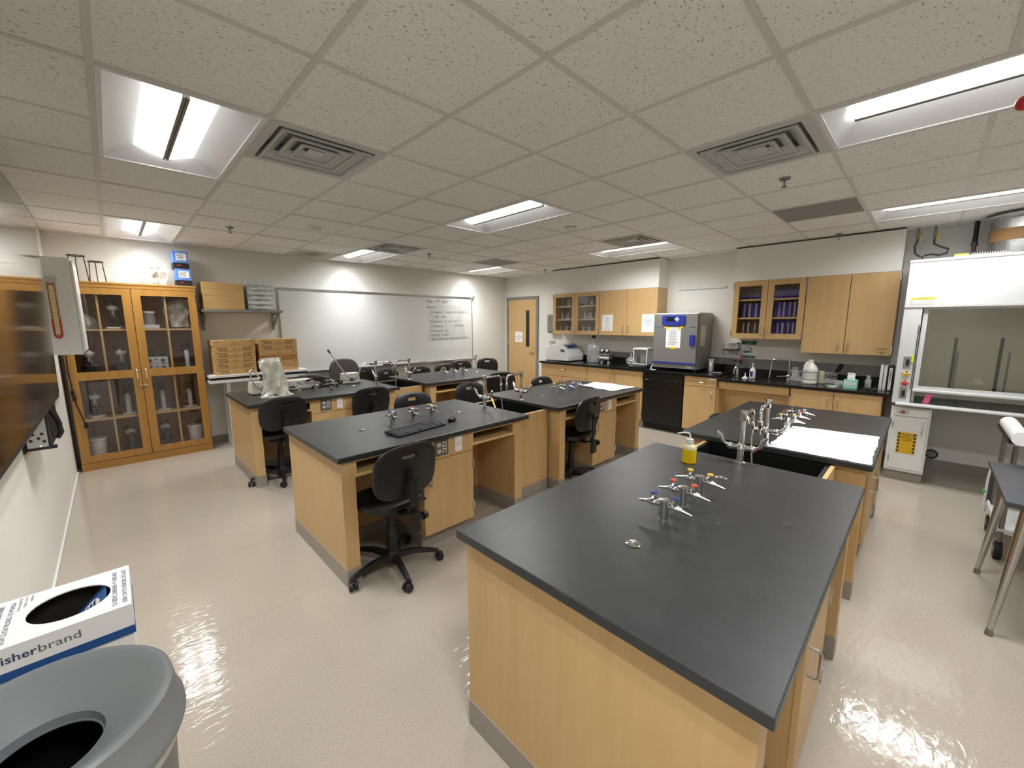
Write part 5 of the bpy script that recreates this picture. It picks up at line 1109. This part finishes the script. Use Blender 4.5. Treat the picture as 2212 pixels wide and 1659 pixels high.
hb('back_liner', 6.29, 6.33, HY0+.02, HY1-.02, .80, 2.175, m_liner); hb('roof_liner', HX+.03, 6.29, HY0+.02, HY1-.02, 2.15, 2.172, m_liner)
hb('side_liner', HX+.12, 6.29, .03, .05, .80, 2.15, m_liner)
hb('work_surface', HX+.03, 6.29, HY0+.02, HY1-.02, .77, .80, m_epoxy)
hb('airfoil_sill', HX-.075, HX+.05, HY0, HY1-.03, .788, .812, m_hoodw, .008)
sf = M().frame(rect(HY0+.14, .045, .935, 1.76), rect(HY0+.175, .012, .985, 1.73), HX+.03, HX+.052, YZ).build('sash_frame', m_hoodw, hood, world=True)
hb('sash_glass', HX+.038, HX+.043, HY0+.17, .017, .98, 1.74, m_sash, 0, sf)
hb('sash_handle', HX-.005, HX+.035, HY0+.14, .05, .93, .955, m_hoodw, .006, sf)
for y in (-.22, -.53, -.9): hb('baffle_slot', 6.283, 6.289, y-.012, y+.012, .90, 1.45, m_blk)
for y in (-.22, -.53, -.9): hb('sash_bar', HX+.044, HX+.054, y-.008, y+.008, .985, 1.34, m_dgrey, 0, sf)
hb('track', HX-.002, HX+.006, .058, .066, .95, 1.58, m_dgrey)
# base cabinet under the hood
t = thing('hood_cabinet', 'white steel cabinet with a yellow hazard sign under the fume hood', 'cabinet', (5.95, .035, 0))
hb('body', HX+.02, 6.29, -.112, .178, .10, .768, m_white, .003, t); hb('kick_base', HX+.06, 6.29, -.108, .174, 0, .10, m_base, 0, t)
hb('drawer_face', HX+.004, HX+.02, -.095, .155, .675, .755, m_white, .003, t)
dd = hb('door', HX+.002, HX+.02, -.095, .155, .13, .665, m_white, .004, t)
bar_handle((HX+.002, -.062, .57), (0, 0, 1), .12, (-1, 0, 0)).build('handle', m_steel, dd, True, world=True)
for z in (.2, .55): hb('hinge', HX-.004, HX+.004, .146, .158, z, z+.06, m_steel, 0, dd)
hb('data_sticker', HX+.0025, HX+.0045, .045, .135, .69, .74, m_lgrey, 0, t)
M().prism([(.09, .735), (.115, .715), (.09, .695), (.065, .715)], HX+.0015, HX+.003, YZ).build('diamond', mat('hazard_diamond', rgb(150, 80, 80), .5), t, world=True)
t = thing('hazard_sign', 'yellow hazard sign with black striped borders on the hood cabinet door', 'sign', (HX, .035, .295))
hb('sheet', HX-.0005, HX+.0015, -.032, .105, .295, .51, m_yel, 0, t)
for k in range(6):
    z = .305+k*.035
    for a, b in ((-.030, -.012), (.086, .104)): M().prism([(a, z), (b, z+.008), (b, z+.026), (a, z+.018)], HX-.0018, HX-.0006, YZ).build('stripe', m_ink, t, world=True)
text('lettering', ['CAUTION'], .022, (HX-.0008, .037, .478), (0, -1, 0), (0, 0, 1), m_ink, t); 
M().tube([(HX-.001, .075, .455), (HX-.001, .045, .465), (HX-.001, .02, .455), (HX-.001, .0, .44), (HX-.001, .03, .435), (HX-.001, .065, .43)], .003, 6).build('doodle', mat('sign_ink', rgb(120, 96, 20), .6), t, world=True)
# stickers, switches and magnets on the hood post
t = thing('caution_label', 'yellow and grey caution label on the hood header', 'label', (HX, .064, 1.78)); hb('sheet', HX-.0012, HX-.0002, -.02, .148, 1.778, 1.842, m_lgrey, 0, t); hb('band', HX-.002, HX-.001, -.02, .148, 1.825, 1.843, m_tape, 0, t)
text('lettering', 'CAUTION', .015, (HX-.002, .064, 1.829), (0, -1, 0), (0, 0, 1), m_ink, t)
for k in range(3): hb('print_line', HX-.002, HX-.001, .03, .13, 1.786+k*.012, 1.790+k*.012, m_paper, 0, t)
for z, lb in ((1.16, 'upper grey switch plate with black rocker on the hood post'), (.85, 'lower grey switch plate with black rocker on the hood post')):
    t = thing('switch_plate', lb, 'switch', (HX, .11, z), 0, 'switch plates on the hood'); hb('plate', HX-.002, HX+.0035, .084, .138, z, z+.112, m_lgrey if z < 0 else m_grey, .001, t); hb('rocker', HX-.006, HX-.001, .096, .120, z+.025, z+.085, m_blk, .001, t)
o = M().box(HX-.001, HX+.0035, .062, .084, 1.215, 1.285).build('sticky_note', mat('neon_yellow', rgb(214, 232, 40), .6)); tag(o, 'small neon yellow note stuck by the upper switch', 'note')
def star(y, z, mt, label, extra=None):
    t = thing('star_magnet', label, 'magnet', (HX, y, z), 0, 'star magnets on the hood post')
    pl = []
    for k in range(10):
        a = math.radians(90+36*k+8); r = .036 if k % 2 == 0 else .015; pl.append((y+r*math.cos(a), z+r*math.sin(a)))
    M().prism(pl, HX-.009, HX+.0035, YZ).build('body', mt, t, world=True, bev=.003); M().ell((HX-.009, y, z), .006, .012, .012, 10, 6).build('centre', mt, t, True, world=True)
    if extra: M().ell((HX-.010, y-.004, z+.022), .005, .008, .007, 10, 6).build('dark_patch', m_blk, t, True, world=True)
star(.108, 1.10, m_yelc, 'yellow star-shaped magnet on the hood post', True); star(.108, 1.005, m_red, 'red star-shaped magnet on the hood post')
o = M().hexa([(5.70, -.075, .80), (5.72, -.075, .80), (5.72, -.03, .80), (5.70, -.03, .80)], [(5.74, -.10, .895), (5.76, -.10, .895), (5.76, -.055, .895), (5.74, -.055, .895)]).build('pink_strip', mat('pink', rgb(206, 70, 130), .5)); tag(o, 'pink strip standing inside the hood under the sash', 'strip')
o = M().tube([(5.95, -.20+.09*math.cos(a), .806+.03*abs(math.sin(a))) for a in [i*.4 for i in range(9)]], .006, 8).build('hood_tubing', m_dgrey, None, True); tag(o, 'coiled dark tubing lying inside the fume hood', 'tubing')
# pipes, duct and valves above the hood
t = thing('exhaust_duct', 'round silver exhaust duct with a brown taped band above the hood', 'duct', (6.03, -.52, 2.20))
m_duct = mat('galvanised', (.55, .56, .56, 1), .3, 1, bump=(25, .15))
M().cyl((0, 0, 0), (0, 0, .38), .205, n=40).build('tube', m_duct, t, True); M().lathe([(.207, .14), (.209, .145), (.209, .24), (.207, .245)], n=40).build('tape_band', mat('brown_tape', rgb(150, 112, 72), .6), t, True)
M().lathe([(.206, .33), (.26, .345), (.26, .36), (.206, .36)], n=40).build('collar', m_duct, t, True)
t = thing('drain_pipe', 'black pipe with a red end hanging from the ceiling by the duct', 'pipe', (6.2, -.235, 2.28)); M().cyl((0, 0, .11), (0, 0, .311), .018).build('pipe', m_rub, t, True); M().cyl((0, 0, .07), (0, 0, .112), .024).build('coupling', m_dgrey, t, True); M().cyl((0, 0, .018), (0, 0, .07), .016).build('red_end', mat('dull_red', rgb(104, 44, 40), .5), t, True)
t = thing('valve_pair', 'two brass service valves with grey hoses above the hood corner', 'valves', (6.2, .11, 2.2))
for y in (.175, .05):
    M().cyl((6.2, y, 2.46), (6.2, y, 2.59), .010).box(6.185, 6.215, y-.018, y+.018, 2.50, 2.545).build('valve', m_dsteel, t, world=True); M().box(6.18, 6.19, y-.03, y-.018, 2.44, 2.52).build('yellow_tag', m_tape, t, world=True)
M().tube([(6.2, .175, 2.46), (6.2, .19, 2.40), (6.2, .18, 2.33), (6.2, .145, 2.30), (6.2, .12, 2.29), (6.2, .12, 2.20)], .009, 8).build('hose', m_dgrey, t, True, world=True)
M().tube([(6.2, .05, 2.46), (6.2, .045, 2.41), (6.2, -.01, 2.375), (6.2, -.06, 2.35), (6.2, -.055, 2.31), (6.2, .0, 2.295), (6.2, .06, 2.31), (6.2, .11, 2.30)], .009, 8).build('hose', m_dgrey, t, True, world=True)
t = thing('comb_manual', 'comb-bound manual with a yellow tab lying on top of the hood', 'manual', (5.72, -.27, 2.20)); M().box(-.10, .10, -.16, .17, .001, .012).build('cover', m_white, t); M().box(-.101, -.095, .08, .17, .012, .026).build('yellow_tab', m_tape, t)
for k in range(14): M().tube([(-.10, .06-k*.015, .010), (-.106, .06-k*.015, .022), (-.096, .06-k*.015, .026), (-.088, .06-k*.015, .012)], .002, 5).build('comb_ring', m_white, t)
t = thing('floor_pipe', 'round pipe flange low on the wall under the hood', 'pipe', (6.36, -.17, .16)); M().cyl((.019, 0, 0), (-.02, 0, 0), .03, n=20).build('stub', m_grey, t, True); M().tube([(.0, .045*math.cos(a), .045*math.sin(a)) for a in [i*2*math.pi/18 for i in range(18)]], .008, 6, True).build('flange', m_dgrey, t, True)
# ---------------------------------------------------------------- side table and cart at the right
t = thing('side_table', 'dark grey topped table on tapered steel legs beside the bench', 'table', (3.46, -.68, 0))
m_ttop = mat('grey_laminate', rgb(66, 68, 72), .45)
hb('table_top', 3.04, 3.88, -1.0, -.355, .715, .742, m_ttop, .006, t); hb('apron', 3.12, 3.80, -.92, -.44, .665, .715, m_dgrey, 0, t)
for x, fx in ((3.13, 3.09), (3.79, 3.84)):
    for y, fy in ((-.44, -.385), (-.92, -.975)):
        lg = M().tube([(x, y, .715), ((x+fx)/2, (y+fy)/2, .36), (fx, fy, .03)], [.022, .018, .011], 10).build('leg', m_leg, t, True, world=True) if False else M().tube([(x, y, .715), ((x+fx)/2, (y+fy)/2, .36), (fx, fy, .03)], [.024, .019, .012], 10).build('leg', m_steel, t, True, world=True)
        M().cyl((fx, fy, 0), (fx, fy, .035), .017, .013).build('foot', m_dsteel, lg, True, world=True)
t = thing('utility_cart', 'white framed utility cart with black wheels behind the grey table', 'cart', (4.46, -.72, 0))
hb('top_tray', 4.16, 4.76, -1.02, -.46, .80, .815, m_lgrey, 0, t)
M().frame(rect(4.15, 4.77, -1.03, -.45), rect(4.175, 4.745, -1.005, -.475), .815, .85, XY).build('tray_rim', m_blk, t, world=True)
for x in (4.19, 4.72):
    for y in (-.49, -.98):
        M().cyl((x, y, .12), (x, y, .80), .014).build('post', m_dsteel, t, True, world=True)
        w_ = M().cyl((x, y-.018, .06), (x, y+.018, .06), .06, n=24).build('wheel', m_rub, t, True, world=True); M().cyl((x, y-.020, .06), (x, y+.020, .06), .026).build('hub', m_grey, w_, True, world=True)
hb('lower_shelf', 4.17, 4.75, -1.0, -.47, .20, .215, m_white, 0, t); hb('side_rail', 4.17, 4.75, -.472, -.458, .20, .24, m_white, 0, t); hb('front_panel', 4.735, 4.76, -.72, -.455, .22, .50, m_dgrey, 0, t)
M().tube([(4.75, -.452, .14), (4.75, -.452, .40), (4.75, -.46, .50)], .012, 8).build('guard', m_white, t, True, world=True); M().ell((4.75, -.44, .30), .014, .014, .014, 10, 6).build('green_knob', mat('green_knob', rgb(80, 160, 60), .4), t, True, world=True)
o = hb('paper_stack', 4.25, 4.70, -.92, -.52, .816, .83, m_paper, 0, None) if False else M().box(4.25, 4.70, -.92, -.52, .816, .83).build('paper_stack', m_paper); tag(o, 'white papers lying in the tray of the utility cart', 'paper')
t = thing('paper_roll_long', 'long white paper roll lying along the edge of the cart', 'paper roll', (4.2, -.455, .80)); M().cyl((3.92, -.475, .895), (4.52, -.475, .895), .043, n=24).build('roll', m_paper, t, True, world=True); M().cyl((4.518, -.475, .895), (4.522, -.475, .895), .016).build('core', m_card, t, True, world=True)
# ---------------------------------------------------------------- things on the benches
t = thing('wash_bottle', 'plastic wash bottle half full of yellow liquid', 'bottle', (2.225, .86, TH))
m_yliq = mat('yellow_liquid', rgb(228, 190, 10), .25); m_wb2 = mat('cloudy_bottle', rgb(212, 206, 160), .4)
M().lathe([(.034, .001), (.037, .004), (.037, .074), (.037, .078)], n=26).build('liquid_body', m_yliq, t, True); M().lathe([(.037, .078), (.037, .088), (.030, .10), (.018, .106), (.018, .112)], n=26).build('upper_body', m_wb2, t, True)
M().lathe([(.019, .106), (.020, .108), (.019, .134), (.006, .136)], n=20).build('cap', m_whitep, t, True); M().tube([(0, 0, .134), (0, 0, .155), (-.008, .006, .168), (-.025, .018, .172), (-.06, .045, .170)], [.005, .005, .005, .0045, .003], 8).build('spout', m_whitep, t, True)
t = thing('keyboard', 'black computer keyboard lying on the bench', 'keyboard', (1.53, 2.56, TH), D(9.5))
M().hexa([(-.225, -.08, .001), (.225, -.08, .001), (.225, .08, .006), (-.225, .08, .006)], [(-.225, -.08, .014), (.225, -.08, .014), (.225, .08, .026), (-.225, .08, .026)]).build('case', m_blk, t, bev=.004)
km = M().box(-.0078, .0078, -.0078, .0078, 0, .006).mesh('key', m_key) if False else None
m_key = mat('key_black', rgb(62, 64, 69), .45)
kmesh = {}
def key(x, y, w_):
    if w_ not in kmesh: kmesh[w_] = M().hexa([(-w_/2, -.0082, 0), (w_/2, -.0082, 0), (w_/2, .0082, 0), (-w_/2, .0082, 0)], [(-w_/2+.0015, -.0068, .005), (w_/2-.0015, -.0068, .005), (w_/2-.0015, .0068, .005), (-w_/2+.0015, .0068, .005)]).mesh('key', m_key)
    o = bpy.data.objects.new('key', kmesh[w_]); COL.objects.link(o); o.parent = t; o.location = (x, y, .014+.012*(y+.08)/.16+.0004); o.rotation_euler.x = math.atan2(.012, .16)
for r in range(5):
    y = -.06+r*.0192
    if r == 0:
        for x, w_ in ((-.205, .022), (-.18, .022), (-.155, .022), (-.085, .105), (-.015, .022), (.01, .022), (.035, .022)): key(x, y, w_)
    else:
        for c in range(13): key(-.207+c*.0195+.003*(r % 3), y, .017)
    for c in range(3):
        if not (r == 2 or (r == 1 and c != 1)): key(.068+c*.019, y, .017)
    for c in range(4): key(.139+c*.0195, y, .017)
for c in range(16): key(-.207+c*.0205, .048, .017)
t = thing('mouse', 'black computer mouse beside the keyboard', 'mouse', (1.865, 2.585, TH), D(-62))
secs = [(0, 0, .001, .030, .050), (0, 0, .012, .031, .051), (0, .004, .022, .027, .045), (0, .008, .031, .018, .030), (0, .01, .034, .006, .010)]
blob(secs, 20, 2, 0).build('shell', m_blkgl, t, True); M().box(-.0015, .0015, -.046, -.01, .020, .0285).build('button_split', m_dgrey, t); M().cyl((-.004, -.026, .026), (.004, -.026, .026), .007).build('wheel', m_dgrey, t, True)
def crumple(name, label, cat, corners, z, mt, nx=16, ny=12, amp=.004, seed=1):
    rn = random.Random(seed); V = []; Fc = []; A_, B_, C_, D_ = [Vector((p[0], p[1], 0)) for p in corners]
    for s in (0, 1):
        rn = random.Random(seed)
        for j in range(ny+1):
            for i in range(nx+1):
                u, v = i/nx, j/ny; p = (A_*(1-u)+B_*u)*(1-v)+(D_*(1-u)+C_*u)*v
                e = min(u, 1-u, v, 1-v); jit = .006 if e < 1e-6 else 0
                h = amp*(1+math.sin(7*u+3*v+seed)+.7*math.sin(11*v-5*u))+rn.uniform(0, amp)
                V.append((p.x+rn.uniform(-jit, jit), p.y+rn.uniform(-jit, jit), z+.0012+max(0, h)*(1 if e > .02 else .5)+(.0012 if s else 0)))
    n = (nx+1)*(ny+1); q = lambda i, j, s: s*n+j*(nx+1)+i
    for j in range(ny):
        for i in range(nx): Fc += [(q(i, j, 1), q(i+1, j, 1), q(i+1, j+1, 1), q(i, j+1, 1)), (q(i, j+1, 0), q(i+1, j+1, 0), q(i+1, j, 0), q(i, j, 0))]
    for i in range(nx): Fc += [(q(i, 0, 0), q(i+1, 0, 0), q(i+1, 0, 1), q(i, 0, 1)), (q(i+1, ny, 0), q(i, ny, 0), q(i, ny, 1), q(i+1, ny, 1))]
    for j in range(ny): Fc += [(q(0, j+1, 0), q(0, j, 0), q(0, j, 1), q(0, j+1, 1)), (q(nx, j, 0), q(nx, j+1, 0), q(nx, j+1, 1), q(nx, j, 1))]
    o = M().add(V, Fc).build(name, mt, None, True); tag(o, label, cat); return o
crumple('bench_paper', 'large flat white sheet of absorbent paper on the bench by the hood', 'paper', [(2.866, .142), (3.635, .150), (3.575, .640), (2.868, .632)], TH, m_paper, 20, 14, .0008, 3)
crumple('white_towel', 'crumpled white towel spread on the bench end', 'towel', [(3.99, 2.44), (4.44, 2.39), (4.44, 2.96), (4.07, 2.95)], TH, m_paper, 14, 12, .007, 5)
t = thing('blue_sponge', 'small blue sponge by the gas taps of the towel bench', 'sponge', (3.96, 2.99, TH)); M().box(-.035, .035, -.025, .025, 0, .026).build('foam', m_boxblue, t, bev=.005); M().box(-.035, .035, -.025, .025, .0262, .031).build('scourer', m_bluc, t)
# gooseneck lamps and white box on the far bench
def gooselamp(x, y, label, arms, rz=0):
    t = thing('gooseneck_lamp', label, 'lamp', (x, y, TH), rz, 'gooseneck fibre lamps')
    M().hexa([(-.11, -.075, .012), (.11, -.075, .012), (.11, .075, .012), (-.11, .075, .012)], [(-.10, -.055, .135), (.10, -.055, .135), (.10, .07, .135), (-.10, .07, .135)]).build('housing', m_cream, t, bev=.004)
    M().box(-.112, .112, -.078, .078, 0, .012).build('foot_plate', m_dgrey, t); M().cyl((0, -.065, .06), (0, -.09, .058), .02).build('outlet_boss', m_blk, t, True); M().box(-.025, .025, -.066, -.055, .11, .125).build('switch', m_whitep, t)
    for pts in arms:
        a = M().tube(pts, .0075, 8).build('gooseneck', m_steel if pts[-1][2] > .2 or True else m_blk, t, True); p, q = Vector(pts[-1]), Vector(pts[-2]); d = (p-q).normalized(); M().cyl(p, p+d*.055, .010, .012).build('tip', m_blk, a, True)
    return t
def smooth(P, n=6):
    P = [Vector(p) for p in P]; out = []
    for i in range(len(P)-1):
        a, b, c, d = P[max(i-1, 0)], P[i], P[i+1], P[min(i+2, len(P)-1)]
        for k in range(n):
            s = k/n; out.append(.5*((2*b)+(-a+c)*s+(2*a-5*b+4*c-d)*s*s+(-a+3*b-3*c+d)*s**3))
    return [tuple(q) for q in out]+[tuple(P[-1])]
gooselamp(2.17, 5.24, 'cream fibre lamp with two long steel goosenecks in front of the grey fabric chair', [smooth([(-.006, -.09, .058), (-.07, -.12, .12), (-.16, -.06, .28), (-.22, 0, .40)]), smooth([(.006, -.09, .058), (.07, -.12, .10), (.13, -.05, .20), (.20, 0, .245), (.27, .02, .235)])], D(-8))
gooselamp(1.13, 5.16, 'cream fibre lamp with black curled goosenecks beside the bagged microscope', [smooth([(-.006, -.09, .058), (-.09, -.11, .12), (-.11, -.05, .24), (-.07, 0, .27), (-.01, .03, .20), (.02, .03, .17)]), smooth([(.006, -.09, .058), (.08, -.11, .11), (.11, -.06, .22), (.08, 0, .26), (.04, .03, .19)])], D(5))
t = thing('power_box', 'low cream instrument box behind the gas taps with black cable coils', 'instrument', (1.53, 5.24, TH), D(3)); M().box(-.15, .15, -.10, .10, .008, .11).build('housing', m_cream, t, bev=.004); M().box(-.155, .155, -.105, .105, 0, .008).build('foot_plate', m_dgrey, t); M().box(-.02, .01, -.103, -.099, .05, .075).build('socket', m_blk, t); M().box(-.12, -.06, -.103, -.099, .03, .05).build('vent', m_dgrey, t)
t = thing('cable_coil', 'loosely coiled black cable lying among the gas taps', 'cable', (1.80, 5.06, TH)); M().tube(smooth([(-.20, .05, .10), (-.10, .0, .13), (.05, -.04, .11), (.16, -.02, .04), (.12, .08, .012), (-.02, .12, .012), (-.14, .06, .02), (-.10, -.05, .05), (.05, -.08, .09), (.18, -.05, .07), (.15, .05, .02), (0, .06, .012), (-.12, -.02, .02), (.02, -.11, .05), (.12, -.06, .012)], 5), .0085, 8).build('cable', m_rub, t, True)
M().cyl((-.21, .055, .098), (-.17, .035, .112), .012).build('connector', m_blk, t, True)
t = thing('covered_microscope', 'microscope under a crumpled white plastic cover on the bench', 'microscope', (1.215, 4.90, TH), D(10))
M().prism(rrect(.16, .20, .04, 4), .001, .03, XY).build('base', m_dgrey, t); M().tube([(0, .06, .03), (0, .07, .16), (0, .02, .27)], .028, 10).build('arm', m_dgrey, t, True); M().ell((0, -.01, .28), .055, .06, .05, 12, 8).build('head', m_dgrey, t, True)
blob([(0, 0, .002, .165, .14), (0, 0, .015, .14, .125), (.0, 0, .05, .12, .11), (0, 0, .12, .105, .105), (.0, .0, .19, .10, .10), (-.02, 0, .26, .095, .09), (-.03, 0, .32, .10, .085), (-.035, .0, .375, .105, .07), (-.025, .0, .405, .09, .03), (-.02, 0, .41, .06, .01)], 26, 12, .011).build('cover', m_bagw, t)
# small scrap of wire on the nearest bench
o = M().tube([(1.755, .30, TH+.0015), (1.79, .285, TH+.0015), (1.80, .30, TH+.0015), (1.772, .312, TH+.0015)], .0012, 6).build('wire_scrap', m_steel); tag(o, 'tiny bent wire scrap lying on the wash bottle bench', 'wire')
# ---------------------------------------------------------------- waste bin and broken glass box
BX, BY = -.193, 1.194
t = thing('waste_bin', 'round grey waste bin with a funnel lid', 'bin', (BX, BY, 0))
m_bin = mat('bin_grey', rgb(116, 120, 122), .42, bump=(150, .05))
M().olathe([(.004, .0), (.165, .0), (.175, .02), (.208, .69), (.214, .70), (.214, .712), (.196, .712), (.163, .03), (.004, .025)], n=48).build('body', m_bin, t, True)
M().olathe([(.212, .70), (.229, .70), (.2305, .706), (.2295, .724), (.2225, .732), (.2155, .785), (.2135, .797), (.206, .803), (.196, .802), (.178, .790), (.105, .742), (.093, .733), (.090, .715), (.087, .715), (.087, .712), (.094, .712)], n=56).build('lid', m_bin, t, True)
m_bag2 = mat('bin_liner', rgb(196, 194, 180), .35)
M().olathe([(.209, .655), (.213, .66), (.216, .695), (.2125, .70)], n=48).build('liner_edge', m_bag2, t, True); M().olathe([(.15, .10), (.19, .66)], n=40).build('liner', m_rub, t, True)
t = thing('broken_glass_box', 'white carton with a round hole for broken glass, behind the waste bin', 'box', (-.225, 1.94, 0))
m_hole = mat('carton_shade', rgb(52, 44, 36), .8)
bx0, bx1, by0, by1, bt = -.405, -.047, 1.785, 2.095, .68
M().box(bx0+.006, bx1-.006, by0+.006, by1-.006, 0, bt-.106).build('carton', m_paper, t, world=True)
hole = [(-.195+.098*math.cos(2*math.pi*i/32), 1.935+.098*math.sin(2*math.pi*i/32)) for i in range(32)]
def sq(a, cx, cy, x0, x1, y0, y1):
    c, s = math.cos(a), math.sin(a); k = min(((x1-cx)/c if c > 0 else (x0-cx)/c) if abs(c) > 1e-6 else 9, ((y1-cy)/s if s > 0 else (y0-cy)/s) if abs(s) > 1e-6 else 9); return (cx+k*c, cy+k*s)
angs = sorted([2*math.pi*i/32 for i in range(32)]+[math.atan2(y-1.935, x+.195) % (2*math.pi) for x in (bx0, bx1) for y in (by0, by1)])
hole = [(-.195+.098*math.cos(a), 1.935+.098*math.sin(a)) for a in angs]; outp = [sq(a, -.195, 1.935, bx0, bx1, by0, by1) for a in angs]
M().frame(outp, hole, bt-.004, bt, XY).build('lid_top', m_paper, t, world=True)
M().frame(rect(bx0, bx1, by0, by1), rect(bx0+.004, bx1-.004, by0+.004, by1-.004), bt-.078, bt-.004, XY).build('lid_skirt', m_paper, t, world=True)
M().frame(rect(bx0-.001, bx1+.001, by0-.001, by1+.001), rect(bx0+.003, bx1-.003, by0+.003, by1-.003), bt-.105, bt-.077, XY).build('blue_band', mat('band_blue', rgb(28, 78, 142), .5), t, world=True)
M().frame(rect(bx0+.0045, bx1-.0045, by0+.0045, by1-.0045), rect(bx0+.009, bx1-.009, by0+.009, by1-.009), bt-.104, bt-.0045, XY).box(bx0+.009, bx1-.009, by0+.009, by1-.009, bt-.1045, bt-.098).build('inner_shade', m_hole, t, world=True)  # added dark lining: the shade inside the carton put into its colour
m_tw = mat('print_navy', rgb(54, 70, 112), .6); m_tg = mat('print_grey', rgb(98, 98, 104), .6)
U2_, V2_ = (0, -1, 0), (1, 0, 0)
text('lettering', ['DEPOSIT BROKEN GLASS HERE', 'DÉPOSER LA VERRERIE CASSÉE ICI'], .0165, (-.068, 2.065, bt), U2_, V2_, m_tw, t, 'LEFT', lead=1.5, fitw=.255, bold=.006)
text('lettering', ['PONGA SU CRISTAL ROTO AQUÍ', 'GEBROCHENES GLAS HIER EINWERFEN'], .0165, (-.335, 2.065, bt), U2_, V2_, m_tw, t, 'LEFT', lead=1.5, fitw=.255, bold=.006)
text('lettering', ['WARNING', 'DO NOT OVERFILL', 'SEAL BEFORE MOVING'], .009, (-.292, 2.085, bt), U2_, V2_, m_tg, t, 'LEFT', lead=1.4)
text('brand_bold', 'fisher', .036, (-.340, by0-.0005, bt-.050), (1, 0, 0), (0, 0, 1), m_tw, t, 'LEFT', fitw=.080, bold=.012); text('brand_thin', 'brand', .036, (-.2595, by0-.0005, bt-.050), (1, 0, 0), (0, 0, 1), m_tg, t, 'LEFT', fitw=.088)
# folded flap with the blue hand picture seen through the hole
def fp(a, b, e): return (-.112-.085*a-.006*e, 1.868+.15*b, bt-.008-.085*a+.006*e)
def fpoly(pl, e0, e1, nm, mt): M().prism(pl, e0, e1, lambda a, b, h: fp(a, b, h)).build(nm, mt, t, world=True)
fpoly(rect(0, 1, 0, 1), -.5, 0, 'flap', mat('flap_blue', rgb(54, 100, 160), .5))
fpoly([(.5+.36*math.cos(q*.39)*.9, .42+.36*math.sin(q*.39)) for q in range(16)], .02, .1, 'flap_picture', m_paper)
for k in range(4): fpoly([(.28+k*.11, .2), (.35+k*.11, .2), (.38+k*.11, .66), (.31+k*.11, .66)], .12, .2, 'flap_finger', m_tw)
